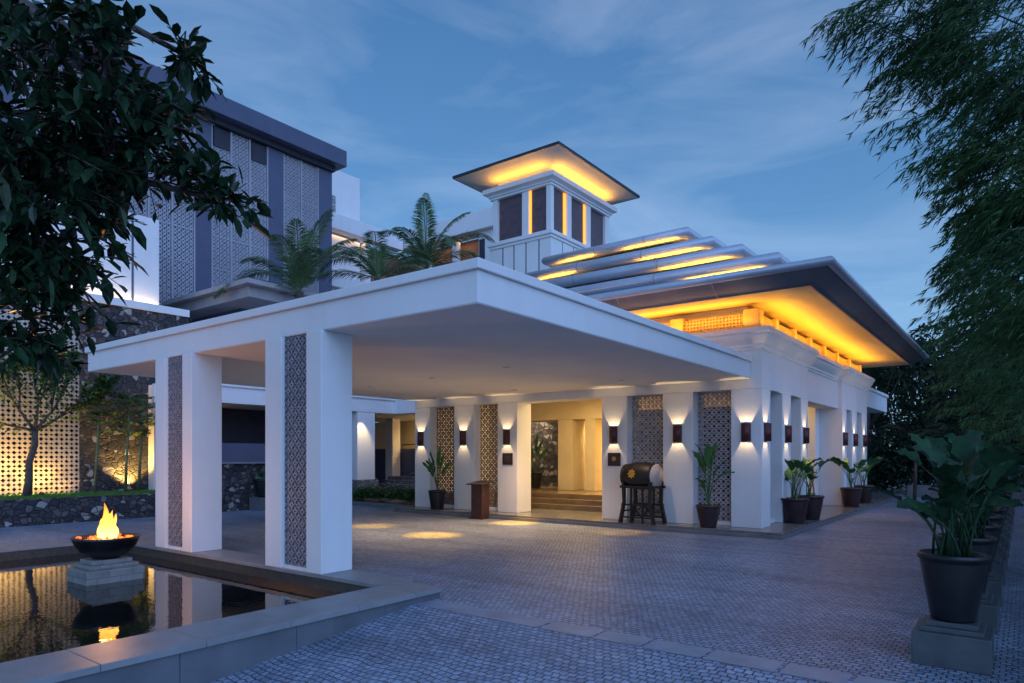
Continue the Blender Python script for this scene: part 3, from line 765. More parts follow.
for sy in (-.27, .27):
    for sx in (-1, 1):
        mb.tube([(dx + sx*.50, dy + sy, dz), (dx + sx*.38, dy + sy, dz + .55), (dx + sx*.40, dy + sy, 1.22)], [.06, .05, .055], 4)
        mb.tube([(dx + sx*.17, dy + sy, dz), (dx + sx*.17, dy + sy, 1.1)], .03, 4)
    mb.tube([(dx - .5, dy + sy, 1.08), (dx + .5, dy + sy, 1.08)], .045, 4)
    mb.tube([(dx - .46, dy + sy, .62), (dx + .46, dy + sy, .62)], .03, 4)
    mb.tube([(dx - .48, dy + sy, .3), (dx + .48, dy + sy, .3)], .03, 4)
    mb.tube([(dx - .17, dy + sy, .3), (dx + .17, dy + sy, .62)], .022, 4); mb.tube([(dx + .17, dy + sy, .3), (dx - .17, dy + sy, .62)], .022, 4)
for sx in (-.46, .46): mb.tube([(dx + sx, dy - .27, .45), (dx + sx, dy + .27, .45)], .03, 4); mb.tube([(dx + sx*.9, dy - .27, 1.08), (dx + sx*.9, dy + .27, 1.08)], .04, 4)
rotz(mb).build('stand', 'black_wood', dm)

# valet lectern
lt = thing('lectern', (-13.05, 15.35, .0), 'dark red wood valet lectern standing before the second screen', 'lectern')
lt.location = (-13.0, 15.6, 0)
box('body', 'wood_red', (-13.2, -12.78, 15.42, 15.78, 0.03, 1.03), lt, .01)
box('base', 'wood_dark', (-13.24, -12.74, 15.38, 15.82, 0, .03), lt, .005)
MB().poly([(-13.3, 15.3, 1.04), (-12.68, 15.3, 1.04), (-12.68, 15.88, 1.12), (-13.3, 15.88, 1.12)]).poly([(-13.3, 15.3, 1.01), (-13.3, 15.88, 1.09), (-12.68, 15.88, 1.09), (-12.68, 15.3, 1.01)]).poly([(-13.3, 15.3, 1.01), (-12.68, 15.3, 1.01), (-12.68, 15.3, 1.04), (-13.3, 15.3, 1.04)]).poly([(-12.68, 15.3, 1.01), (-12.68, 15.88, 1.09), (-12.68, 15.88, 1.12), (-12.68, 15.3, 1.04)]).build('top', 'wood_dark', lt)

# ------------------------------------------------------------------ potted plants
def bigleaf(mb, base, azim, stalk, lean, L, W, roll=0.0, nod=.9):
    """stalk then a broad paddle blade that arches over"""
    ca, sa = math.cos(azim), math.sin(azim); out = Vector((ca, sa, 0)); up = Vector((0, 0, 1)); side = Vector((-sa, ca, 0))
    p = Vector(base); pts = [p.copy()]
    th = R(88) - lean * .3
    for k in range(5):
        t = (k + 1) / 5; e = R(88) - lean * (t ** 1.3); p = p + (out * math.cos(e) + up * math.sin(e)) * (stalk / 5); pts.append(p.copy())
    mb.tube(pts, [.014, .012, .011, .010, .008, .006], 5)
    e0 = R(88) - lean; N = 7; rows = []
    for k in range(N + 1):
        t = k / N; e = e0 - nod * t; w = W * .5 * (math.sin(PI * min(1, t * .97 + .03)) ** .6) * (1 - .25 * t)
        if k == 0: w = .01
        if k == N: w = .004
        nr = (up * math.cos(e) - out * math.sin(e)); s2 = (side * math.cos(roll) + nr * math.sin(roll))
        wav = .02 * math.sin(t * 17 + azim * 5)
        rows.append((p - s2 * w + nr * (w * .3 + wav), p - s2 * w * .5 + nr * w * .1, p.copy(), p + s2 * w * .5 + nr * w * .1, p + s2 * w + nr * (w * .3 - wav)))
        p = p + (out * math.cos(e) + up * math.sin(e)) * (L / N)
    b = len(mb.v)
    for r in rows: mb.v += [tuple(q) for q in r]
    for k in range(N):
        for j in range(4): mb.f.append((b + k*5 + j, b + k*5 + j + 1, b + (k+1)*5 + j + 1, b + (k+1)*5 + j))
def pot_mesh(rt, rb, h, z0=0):
    return MB(True).lathe([(rb, z0), (rb * 1.04, z0 + .02), (rb + (rt - rb) * .55, z0 + h * .5), (rt * .97, z0 + h * .86), (rt * .97, z0 + h * .9), (rt * 1.04, z0 + h * .91), (rt * 1.05, z0 + h * .99), (rt * .97, z0 + h), (rt * .9, z0 + h * .97), (rt * .86, z0 + h * .86)], 0, 0, 36)
def potted(name, rt, rb, h, leaves, leafm, potm='pot', cane=0):
    t = thing(name, (0, 0, 0), 'x', 'potted plant')
    pt = pot_mesh(rt, rb, h).build('pot', potm, t)
    MB().lathe([(rt * .87, h * .85), (rt * .8, h * .87), (.01, h * .88)], 0, 0, 18).build('soil', 'soil', t)
    mb = MB(True)
    for (az, st, ln, LL, WW, rl, nod, ox, oy, oz) in leaves: bigleaf(mb, (ox, oy, h * .86 + oz), az, st, ln, LL, WW, rl, nod)
    mb.build('leaves', leafm, t)
    return t
def rnd_leaves(n, st, LL, WW, lean=(.1, .8), seed=0, rad=.12, nod=(.5, 1.2)):
    rg = random.Random(seed); out = []
    for i in range(n):
        az = i * 2.4 + rg.uniform(-.4, .4); s = rg.uniform(*st); k = s / st[1]
        out.append((az, s, rg.uniform(*lean), rg.uniform(*LL), rg.uniform(*WW), rg.uniform(-.5, .5), rg.uniform(*nod), rg.uniform(-rad, rad), rg.uniform(-rad, rad), 0))
    return out
# variants for the row on the right
protos = [potted('potted_plant', .275, .175, .61, rnd_leaves(24, (.32, 1.0), (.27, .38), (.22, .30), (.05, .95), s, .15), 'leaf_pot') for s in (3, 8, 15)]
peds = thing('pot_pedestal', (0, 0, 0), 'x', 'pedestal')
box('block', 'ped_slate', (-.30, .30, -.30, .30, 0, .30), peds, .008)
box('step', 'ped_slate', (-.245, .245, -.245, .245, .301, .345), peds, .006)
box('step', 'ped_slate', (-.20, .20, -.20, .20, .346, .39), peds, .006)
ordn = ['nearest', 'second', 'third', 'fourth', 'fifth', 'sixth', 'seventh', 'eighth', 'ninth', 'tenth', 'eleventh', 'twelfth']
used = set()
for i in range(12):
    y = 7.42 + 1.68 * i
    src = protos[i % 3]
    o = src if (i % 3) not in used else copy_tree(src); used.add(i % 3)
    o.location = (-.52, y, .391); o.rotation_euler = (0, 0, [0.3, 2.1, 4.0, 5.2][i % 4] + i * .7)
    pre = 'nearest broad leaved plant in a black pot, at the right foreground' if i == 0 else f'{ordn[i]} broad leaved black potted plant from the camera in the right row'
    tag(o, pre, 'potted plant', 'black potted plants in a row along the right of the drive')
    p = peds if i == 0 else copy_tree(peds); p.location = (-.52, y, .0)
    tag(p, 'nearest square stepped stone pedestal, in the right foreground' if i == 0 else f'{ordn[i]} stepped stone pedestal from the camera under the right row of pots', 'pedestal', 'stepped pedestals under the right row of pots')
# pots on the lobby pavement
banana = potted('potted_plant', .27, .17, .44, [(.2, .75, .10, .62, .22, .2, .5, 0, 0, 0), (2.9, .7, .28, .6, .22, -.3, .8, .03, 0, 0), (5.0, .8, .15, .55, .2, .3, .6, 0, .03, 0), (.0, .55, .6, .5, .2, .3, 1.1, -.02, 0, 0), (3.6, .85, .12, .5, .2, 0, .7, 0, 0, 0), (4.4, .4, .5, .42, .17, 0, 1.1, 0, -.02, 0), (1.4, .9, .2, .5, .2, 0, .7, 0, 0, 0), (5.8, .6, .35, .5, .2, .5, .9, .02, .02, 0)], 'leaf_banana', 'pot_red')
banana.location = (-6.12, 16.0, .147); banana.scale = (1.08, 1.08, 1.22)
tag(banana, 'tall light green paddle leaf plant in a pot before the right front screen', 'potted plant')
trav = potted('potted_plant', .26, .18, .5, [(0.0, .55, .25, .62, .16, 1.2, .3, 0, 0, 0), (.1, .45, .55, .6, .16, 1.2, .5, 0, 0, 0), (3.1, .55, .25, .62, .16, 1.2, .3, 0, 0, 0), (3.2, .45, .6, .6, .16, 1.2, .5, 0, 0, 0), (1.5, .7, .05, .6, .16, .2, .2, 0, 0, 0), (4.5, .5, .4, .5, .15, .2, .5, 0, 0, 0), (3.0, .5, .42, .55, .15, 1.2, .4, 0, 0, 0)], 'leaf_banana')
trav.location = (-15.15, 16.02, .147); trav.scale = (1.1, 1.1, 1.22)
tag(trav, 'dark pot with fan of paddle leaves before the leftmost facade screen', 'potted plant')
sidep = potted('potted_plant', .30, .20, .56, rnd_leaves(9, (.5, 1.0), (.36, .5), (.22, .3), (.2, .9), 21, .08), 'leaf_banana', 'pot_red')
sidep.location = (-4.72, 18.35, .147); sidep.scale = (1.12, 1.12, 1.15); tag(sidep, 'brown potted broad leaf plant nearest the corner on the side pavement', 'potted plant', 'brown pots along the side facade')
for (y, rz, l, x) in [(19.7, 2.2, 'second brown potted plant on the side pavement, before the side doorway', -4.66), (25.3, 4.0, 'third brown potted plant on the side pavement, just past the doorway', -4.68), (27.5, 1.0, 'farthest brown potted plant on the side pavement', -4.66)]:
    c = copy_tree(sidep); c.location = (x, y, .147); c.rotation_euler = (0, 0, rz); c['label'] = l

# ------------------------------------------------------------------ tower
tw = thing('lookout_tower', (-17.6, 26.5, .1), 'square white lantern tower with dark glass and flat glowing roof', 'tower')
TX0, TX1, TY0, TY1 = -19.35, -16.07, 24.0, 29.1
mb = MB(); mb.box(TX0, TX1, TY0, TY1, 4.5, 11.2)
mb.build('shaft', 'white', tw, bevel=.01)
mb = MB()
for x in (-18.66, -18.04, -17.38, -16.69): mb.box(x - .025, x + .025, TY0 - .004, TY0 + .05, 8.5, 11.19)
for y in (24.9, 25.8, 26.7, 27.6): mb.box(TX1 - .05, TX1 + .004, y - .02, y + .02, 8.5, 11.19)
each(mb, 'groove', 'dark_recess', tw)
mb = MB(); mb.box(TX0 - .06, TX1 + .05, TY0 - .05, TY1 + .05, 11.201, 11.33); mb.box(TX0 - .12, TX1 + .12, TY0 - .12, TY1 + .12, 11.331, 11.50); mb.build('sill_course', 'white', tw, bevel=.01)
mb = MB()
for (a, b) in [(TX0 + .1, TX0 + .34), (-17.62, -17.28), (TX1 - .26, TX1 - .02)]: mb.box(a, b, TY0 + .02, TY0 + .26, 11.501, 13.45)
for (a, b) in [(25.35, 25.68), (27.02, 27.36), (28.75, 29.08)]: mb.box(TX1 - .26, TX1 - .02, a, b, 11.501, 13.45)
mb.box(TX0 + .1, TX0 + .34, TY1 - .3, TY1, 11.501, 13.45)
each(mb, 'post', 'white', tw, bevel=.008)
def pane(d): 
    f = MB().box(*d).build('window', 'tower_pane', tw); return f
pane((TX0 + .4, -17.66, TY0 + .14, TY0 + .17, 11.5, 13.45)); pane((-17.16, TX1 - .30, TY0 + .14, TY0 + .17, 11.5, 13.45))
pane((TX1 - .17, TX1 - .14, TY0 + .30, 25.15, 11.5, 13.45)); pane((TX1 - .17, TX1 - .14, 25.72, 26.85, 11.5, 13.45)); pane((TX1 - .17, TX1 - .14, 27.40, 28.7, 11.5, 13.45))
box('window', 'tower_pane', (TX0 + .2, TX0 + .23, TY0 + .3, TY1 - .3, 11.5, 13.45), tw)
mb = MB(); mb.box(-17.27, -17.17, TY0 + .10, TY0 + .14, 11.5, 13.45); mb.box(TX1 - .15, TX1 - .11, 25.17, 25.33, 11.5, 13.45); mb.box(TX1 - .15, TX1 - .11, 26.87, 27.0, 11.5, 13.45)
each(mb, 'light_strip', 'led', tw)
mb = MB(); mb.sweep_rect((TX0, TX1, TY0, TY1), [(-.3, 13.451), (.03, 13.451), (.03, 13.53), (.10, 13.56), (.10, 13.62), (.22, 13.68), (.28, 13.70), (.28, 13.9), (-.1, 13.93), (-.5, 13.93)]); mb.build('cornice', 'white', tw)
box('upper_wall', 'cream', (TX0 + .25, TX1 - .22, TY0 + .22, TY1 - .25, 13.9, 14.22), tw)
TR = (TX0 - 1.4, TX1 + 1.0, TY0 - .95, TY1 + 1.1)
mb = MB(); mb.sweep_rect(TR, [(-1.8, 14.20), (-1.2, 14.22), (-.15, 14.48), (0, 14.50)]); mb.build('soffit', 'cream', tw)
mb = MB(); mb.sweep_rect(TR, [(0, 14.50), (.05, 14.50), (.05, 14.62), (-.1, 14.65), (-2.0, 14.8)])
mb.poly([(TR[0] + 2, TR[2] + 2, 14.8), (TR[1] - 2, TR[2] + 2, 14.8), (TR[1] - 2, TR[3] - 2, 14.8), (TR[0] + 2, TR[3] - 2, 14.8)]); mb.build('roof', 'navy_trim', tw)
o = area('tower_cove', (-17.7, TY0 - .12, 13.96), (0, -.35, 1), 3.0, .1, 11, GOLD)
o = area('tower_cove', (TX1 + .14, 26.5, 13.96), (0, 0, 1), .1, 4.8, 18, GOLD)

# ------------------------------------------------------------------ stone wall and plants seen through the lobby
sw = box('stone_wall', 'stone', (-20.5, -15.2, 23.3, 23.8, .1, 3.3)); tag(sw, 'dark rubble stone wall seen through the lobby entrance opening', 'wall')
box('court_wall', 'white', (-20.5, -16.0, 23.32, 23.8, 3.302, 4.4), sw)
o = copy_tree(trav); o.location = (-15.2, 21.6, .62); o['label'] = 'small paddle leaf plant inside the lobby before the stone wall'; tag(o, cat='potted plant')

# ------------------------------------------------------------------ left wing, walls, garden
wg = thing('side_wing', (-24, 15, 0), 'low white side wing with deep fascia behind the canopy pillars', 'building')
mb = MB(); mb.box(-27.5, -21.4, 11.2, 20.0, 3.65, 4.2); mb.box(-27.5, -21.34, 11.14, 20.0, 4.202, 4.36)
mb.box(-27.5, -16.7, 20.0 + .002, 24.9, 3.65, 4.2); mb.box(-27.5, -16.7, 19.94 + .062, 24.9, 4.202, 4.36); mb.build('fascia', 'white', wg, bevel=.01)
mb = MB(); mb.box(-24.5, -23.6, 11.02, 11.19, .1, 4.3); mb.build('end_wall', 'white', wg, bevel=.01)
mb = MB(); mb.box(-24.2, -23.9, 11.2, 16.3, .1, 3.648); mb.box(-23.898, -21.7, 16.0, 16.3, .1, 3.648); mb.build('bay_shade_wall', 'dark_recess', wg)  # near-black colour stands in for the shade inside the open bay
mb = MB(); mb.box(-21.62, -21.45, 11.2, 16.0, 1.62, 2.3); mb.build('balcony_wall', 'slate_paint', wg)
mb = MB(); mb.box(-34, -16.7, 24.6, 24.88, .1, 3.648); mb.build('back_wall', 'interior', wg)
mb = MB(); mb.box(-22.3, -21.42, 18.0, 18.92, .9, 3.648); each(mb, 'column', 'white', wg, bevel=.01)
mb = MB(); mb.box(-22.45, -21.3, 17.9, 19.0, .1, .9); mb.build('column_base', 'andesite', wg, bevel=.01)
mb = MB(); mb.box(-24.5, -24.0, 22.3, 22.8, .1, 3.648); mb.box(-20.4, -20.0, 23.9, 24.3, .1, 3.648); mb.box(-22.6, -22.1, 24.2, 24.59, .1, 3.648); each(mb, 'column', 'white', wg, bevel=.01)
mb = MB(); mb.box(-30, -17.0, 22.9, 23.05, .1, 2.2); mb.build('ramp_wall', 'slate_paint', wg)
mb = MB()
for i in range(5): mb.box(-24, -17.2, 20.6 + .35 * i, 22.88, .1 + .16 * i, .26 + .16 * i - .002)
mb.build('step', 'andesite', wg, bevel=.01)
mb = MB(True)
for (a, b) in [((-21.0, 20.5, 1.05), (-21.0, 22.8, 1.8)), ((-18.6, 20.5, 1.05), (-18.6, 22.8, 1.8))]:
    A, B = Vector(a), Vector(b); mb.tube([A, B], .03, 8); mb.tube([A - Vector((0, 0, .35)), B - Vector((0, 0, .35))], .02, 6)
    for k in range(4):
        q = A.lerp(B, k / 3); mb.tube([q - Vector((0, 0, .95)), q], .022, 6)
mb.tube([(-24, 22.95, 2.4), (-17.2, 22.95, 2.4)], .025, 8)
for x in (-24, -22, -20, -18): mb.tube([(x, 22.95, 2.2), (x, 22.95, 2.4)], .02, 6)
mb.build('handrail', 'rail', wg)
spot('wing_light', (-21.0, 18.1, 3.6), (-.35, .1, -1), 60, 60, .7, (1, .72, .32), .04)
area('wing_light', (-20.5, 23.9, 3.6), (0, .3, -1), 6, .5, 130, (1, .64, .24))
gw = box('garden_wall', 'stone_small', (-21.9, -21.48, -10, 16.0, 0, .70)); tag(gw, 'low dark rubble stone wall along the left side of the drive', 'wall')
box('upper_wall', 'stone_small', (-21.86, -21.50, 11.2, 16.0, .702, 1.60), gw)
box('ledge', 'coping', (-21.92, -21.40, 11.2, 16.0, 1.602, 1.66), gw)
st = box('stone_wall', 'stone', (-24.7, -24.0, 8.9, 12.4, .62, 6.85)); tag(st, 'tall rough rubble stone wall lit warm at its foot behind slim trees', 'wall')
box('cap', 'white', (-24.9, -23.92, 4.0, 12.42, 6.852, 7.10), st)
scw = place(lattice(11.0, 6.1, .14, .06, .98, 'diamond', 8), (-24.05, -2.1, .66), 'y').build('lattice_wall', 'lattice_pale')
tag(scw, 'tall pierced screen wall lit gold from below at far left', 'wall')
box('wall_core', 'dark_recess', (-24.6, -24.35, -2.1, 8.9, .62, 6.84), scw)
wb = box('white_block', 'white', (-27.9, -25.0, 4.0, 11.85, 7.1, 10.4)); tag(wb, 'plain white upper storey block washed with light at its foot behind the tree', 'building')
box('wall_joint', 'slate_paint', (-25.0, -24.994, 10.90, 10.98, 7.11, 10.38), wb)
area_y('block_wash', (-24.86, 9.8, 7.14), (-.12, 0, 1), 4.0, .06, 15, (1, .70, .32))
area_y('screen_graze', (-23.7, 5.6, .72), (-.22, 0, 1), 6.0, .06, 46, (1, .55, .13))
# uplights in the lawn
def uplight(x, y, z, w, label, d=(-.4, 0, 1), ang=120):
    t = MB(True).lathe([(.07, z), (.07, z + .10), (.055, z + .12)], x, y, 12).build('garden_spotlight', 'sconce')
    tag(t, label, 'garden light'); spot('garden_beam', (x, y, z + .16), d, w, ang, .8, (1, .56, .12), .04)
uplight(-23.3, 6.3, .66, 160, 'small black uplight at the foot of the screen wall left of the tree')
uplight(-23.55, 7.7, .66, 70, 'small black uplight at the foot of the screen wall right of the tree')
uplight(-23.72, 10.35, .66, 200, 'small black uplight at the foot of the rough stone wall', (-.28, 0, 1), 115)
uplight(-23.55, 4.0, .66, 90, 'small black uplight at the far left end of the lawn')

# ------------------------------------------------------------------ buildings behind
sb = thing('guestroom_block', (-31, 15, 0), 'tall guestroom block clad in pierced screens between slate blue bands', 'building')
mb = MB(); mb.box(-40, -28.25, -4, 21.75, 0, 16.4); mb.build('wall', 'screen_back', sb)
mb = MB(); mb.box(-40.5, -27.3, -4.5, 22.26, 16.45, 17.25); mb.build('parapet', 'slate_paint', sb, bevel=.02)
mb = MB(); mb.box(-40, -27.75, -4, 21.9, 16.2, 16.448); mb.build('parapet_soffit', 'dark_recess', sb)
mb = MB()
for a, b in [(14.77, 15.48), (18.24, 19.04), (21.05, 21.85), (11.2, 11.9), (7.6, 8.3)]: mb.box(-28.2, -27.96, a, b, 6.0, 16.2)
mb.build('band', 'slate_paint', sb)
gaps = [(11.92, 14.75), (15.5, 18.22), (19.06, 21.03), (8.32, 11.18)]
for a, b in gaps:
    n = max(2, round((b - a) / .95)); w = (b - a) / n
    mbs = MB()
    for k in range(n):
        y0 = a + w * k
        hole = (a == 15.5 and k in (0, 2)) 
        ztop = 15.3 if hole else 16.18
        z = 6.0
        pl = place(lattice(w - .1, ztop - 6.0, .16, .04, .60, 'circle', 6), (-28.02, y0 + .05, 6.0), 'y')
        pl.build('screen_panel', 'screen', sb)
        if hole: MB().box(-28.0, -27.98, y0 + .1, y0 + w - .1, 15.32, 16.15).build('window', 'dark_recess', sb)
    fr = MB()
    for k in range(n + 1): fr.box(-28.06, -27.97, a + w * k - .035, a + w * k + .035, 6.0, 16.19)
    for z in (7.2, 8.6, 10.0, 11.4, 12.8, 14.2): fr.box(-28.05, -28.0, a, b, z - .02, z + .02)
    fr.build('screen_frame', 'screen', sb)
ms = thing('terrace_roof', (-24, 17, 0), 'flat grey roof slab projecting behind the canopy from the guestroom block', 'roof')
mb = MB(); mb.box(-27.9, -21.8, 13.4, 20.5, 7.98, 8.16); mb.build('slab', 'concrete', ms, bevel=.01)
mb = MB(); mb.box(-27.9, -22.2, 13.7, 20.3, 7.6, 7.978); mb.build('beam', 'concrete', ms, bevel=.01)
mb = MB(); mb.box(-27.9, -24.2, 14.6, 20.0, 4.37, 7.598); mb.build('wall', 'slate_paint', ms)
# pale rear block and the linked wing with brown shaded balconies
pbk = thing('rear_block', (-38, 27, 0), 'plain pale rear block with a small pierced window beyond the guestrooms', 'building')
box('wall', 'white', (-44, -34, 22, 28.78, 0, 19.6), pbk, .02)
place(lattice(1.6, 1.9, .2, .04, .7, 'circle', 8), (-33.95, 25.2, 16.0), 'y').build('lattice_window', 'lattice', pbk)
wgk = thing('linked_wing', (-30, 33, 0), 'white upper wing with brown shaded balconies behind the palms', 'building')
mb = MB(); mb.box(-33.9, -33.2, 22.5, 31.8, 15.6, 16.55); mb.box(-33.9, -20.5, 32.0, 33.3, 15.8, 16.95); mb.build('fascia', 'white', wgk, bevel=.02)
M['brown_wall'] = simple('brown_wall', (0.24, 0.13, 0.08), .7, .2, 1.0, 0)
mb = MB(); mb.box(-36, -34.5, 22.5, 32.6, 6, 15.6); mb.box(-36, -27.2, 33.4, 37, 6, 15.8); mb.build('balcony_wall', 'brown_wall', wgk)
mb = MB(); mb.box(-27.1, -20.6, 32.4, 33.2, 6, 15.78)
for y in (25.2, 29.0): mb.box(-34.3, -33.7, y, y + .4, 6, 15.6)
for x in (-32, -29.5): mb.box(x, x + .35, 32.6, 33.0, 6, 15.8)
mb.build('wall', 'white', wgk)
mb = MB(); mb.box(-27.05, -26.6, 32.38, 32.39, 12.4, 15.3); mb.build('window', 'dark_recess', wgk)  # near-black strip painted for a dark gap in the wall, no glazing
mb = MB(); mb.box(-34.48, -34.44, 26.2, 28.2, 12.6, 14.8); mb.build('lit_window', emis('window_glow', (1.0, .72, .42), .2), wgk)
mb = MB(); mb.box(-34.0, -33.5, 22.5, 32.0, 12.2, 12.9); mb.box(-33.4, -27.2, 32.2, 32.5, 12.2, 12.9); each(mb, 'balcony_rail', 'white', wgk)
area('balcony_light', (-33.9, 27, 15.5), (0, 0, -1), .3, 6, 12, (1, .6, .3))
area('balcony_light', (-30.5, 32.9, 15.7), (0, 0, -1), 5, .3, 10, (1, .6, .3))

# ------------------------------------------------------------------ palms
def frond(mb, base, azim, elev, L, droop, n=48, W=.80, twist=0):
    ca, sa = math.cos(azim), math.sin(azim); out = Vector((ca, sa, 0)); up = Vector((0, 0, 1)); side = Vector((-sa, ca, 0))
    p = Vector(base); pts = [p.copy()]; dirs = []
    for k in range(n):
        t = k / n; e = elev - droop * t * t; d = out * math.cos(e) + up * math.sin(e); dirs.append(d); p = p + d * (L / n); pts.append(p.copy())
    mb.tube(pts[::3] + [pts[-1]], [.03] + [.02] * (len(pts[::3]) - 1) + [.004], 5)
    for k in range(3, n):
        t = k / n; ll = W * math.sin(PI * min(1, .12 + t * .86)) ** .7 * random.uniform(.85, 1.1)
        d = dirs[k]
        for s in (-1, 1):
            for h in (0, .5):
                ld = (side * s * .8 + d * .75 + up * random.uniform(-.05, .25)).normalized()
                q = pts[k] + d * (L / n * h)
                mb.blade(q, ld, d, ll, .04, random.uniform(.25, .5))
def palm(loc, h, fr, label):
    x, y, z0 = loc; t = thing('coconut_palm', (x, y, z0), label, 'palm', 'palms growing in the court behind the canopy')
    MB(True).tube([(x, y, z0), (x + .1, y, (z0 + h) * .5), (x, y, h)], [.2, .15, .13], 10).build('trunk', 'bark', t)
    mb = MB()
    for (az, el, L, dr) in fr: frond(mb, (x, y, h), R(az), R(el), L * 1.22, dr * 1.15)
    mb.build('fronds', 'leaf_palm', t)
palm((-21.45, 15.3, 4.36), 7.95, [(200, 40, 2.9, 1.7), (150, 62, 2.6, 1.2), (225, 20, 2.7, 1.2), (60, 66, 2.6, .9), (20, 78, 2.7, .6), (300, 60, 2.2, 1.1), (120, 80, 2.3, .5), (320, 70, 2.3, .8), (135, 55, 2.4, 1.2), (340, 50, 2.0, 1.0), (180, 8, 2.3, .9), (250, 50, 2.0, 1.3)], 'short coconut palm nearest the guestroom block')
palm((-21.7, 19.3, 4.36), 9.3, [(200, 45, 3.0, 1.9), (30, 38, 2.8, 2.0), (170, 65, 2.6, 1.5), (60, 60, 2.5, 1.7), (270, 40, 2.2, 1.5), (10, 20, 2.4, 1.1), (230, 15, 2.4, 1.0), (130, 70, 2.3, 1.2), (315, 60, 2.3, 1.4), (215, 60, 2.6, 1.9)], 'middle coconut palm with drooping fronds behind the canopy')
palm((-21.1, 21.6, 4.36), 10.2, [(135, 86, 2.9, .2), (310, 70, 2.6, .9), (150, 60, 2.6, 1.0), (35, 52, 3.0, 1.5), (60, 70, 2.9, .8), (200, 62, 2.6, 1.2), (20, 28, 2.7, 1.6), (220, 30, 2.4, 1.2), (340, 45, 2.5, 1.8), (270, 60, 2.0, 1.2), (45, 15, 2.6, 1.1), (150, 45, 2.5, 1.2)], 'tallest coconut palm with one upright frond beside the tower')

# ------------------------------------------------------------------ trees
UP = Vector((0, 0, 1))
def rvec(rg=random):
    while True:
        v = Vector((rg.uniform(-1, 1), rg.uniform(-1, 1), rg.uniform(-1, 1)))
        if .05 < v.length <= 1: return v
# broad-leaved tree in the left foreground, trunk just out of frame
F_ = Vector((-math.sin(math.atan2(512, 677)), math.cos(math.atan2(512, 677)), 0)); R_ = Vector((F_.y, -F_.x, 0))
ft = thing('broadleaf_tree', (-8.3, .4, gz(.4)), 'dark broad leaved tree hanging over the pool from the left', 'tree')
tb = MB(True)
tb.tube([(-8.3, .4, -.6), (-8.2, .5, 1.5), (-7.9, .9, 3.0), (-7.5, 1.4, 4.4), (-7.2, 1.8, 6.0)], [.26, .22, .19, .15, .09], 12)
tb.build('trunk', 'bark', ft)
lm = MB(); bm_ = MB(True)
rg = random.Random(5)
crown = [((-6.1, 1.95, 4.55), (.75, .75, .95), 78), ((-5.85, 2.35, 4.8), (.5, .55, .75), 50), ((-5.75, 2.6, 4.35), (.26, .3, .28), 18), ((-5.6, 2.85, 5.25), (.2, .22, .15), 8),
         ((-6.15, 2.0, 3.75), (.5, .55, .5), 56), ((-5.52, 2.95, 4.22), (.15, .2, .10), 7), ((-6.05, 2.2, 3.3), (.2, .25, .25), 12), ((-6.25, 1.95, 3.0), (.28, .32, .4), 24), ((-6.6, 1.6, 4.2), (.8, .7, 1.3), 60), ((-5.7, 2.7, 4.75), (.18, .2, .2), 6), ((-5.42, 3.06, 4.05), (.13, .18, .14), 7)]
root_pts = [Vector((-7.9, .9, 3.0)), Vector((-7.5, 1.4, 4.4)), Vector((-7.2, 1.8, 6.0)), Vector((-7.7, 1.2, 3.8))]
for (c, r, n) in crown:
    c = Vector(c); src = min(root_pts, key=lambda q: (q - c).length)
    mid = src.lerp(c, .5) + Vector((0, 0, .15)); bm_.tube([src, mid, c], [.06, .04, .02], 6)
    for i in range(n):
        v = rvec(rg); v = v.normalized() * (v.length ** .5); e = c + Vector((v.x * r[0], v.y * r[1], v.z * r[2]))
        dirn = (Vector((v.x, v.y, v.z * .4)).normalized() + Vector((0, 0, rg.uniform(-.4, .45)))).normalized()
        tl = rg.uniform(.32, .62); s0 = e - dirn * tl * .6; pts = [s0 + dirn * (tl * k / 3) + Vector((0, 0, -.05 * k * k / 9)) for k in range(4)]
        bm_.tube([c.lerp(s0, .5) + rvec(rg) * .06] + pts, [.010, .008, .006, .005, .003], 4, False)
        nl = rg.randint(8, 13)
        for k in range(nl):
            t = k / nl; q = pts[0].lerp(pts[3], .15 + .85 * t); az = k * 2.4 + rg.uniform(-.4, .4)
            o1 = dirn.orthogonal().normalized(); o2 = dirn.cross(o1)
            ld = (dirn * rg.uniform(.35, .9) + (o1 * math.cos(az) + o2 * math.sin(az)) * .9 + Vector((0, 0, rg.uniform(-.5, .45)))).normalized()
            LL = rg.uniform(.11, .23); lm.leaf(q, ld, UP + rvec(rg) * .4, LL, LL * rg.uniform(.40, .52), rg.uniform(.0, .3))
bm_.build('branches', 'bark', ft); lm.build('leaves', 'leaf_tree', ft)

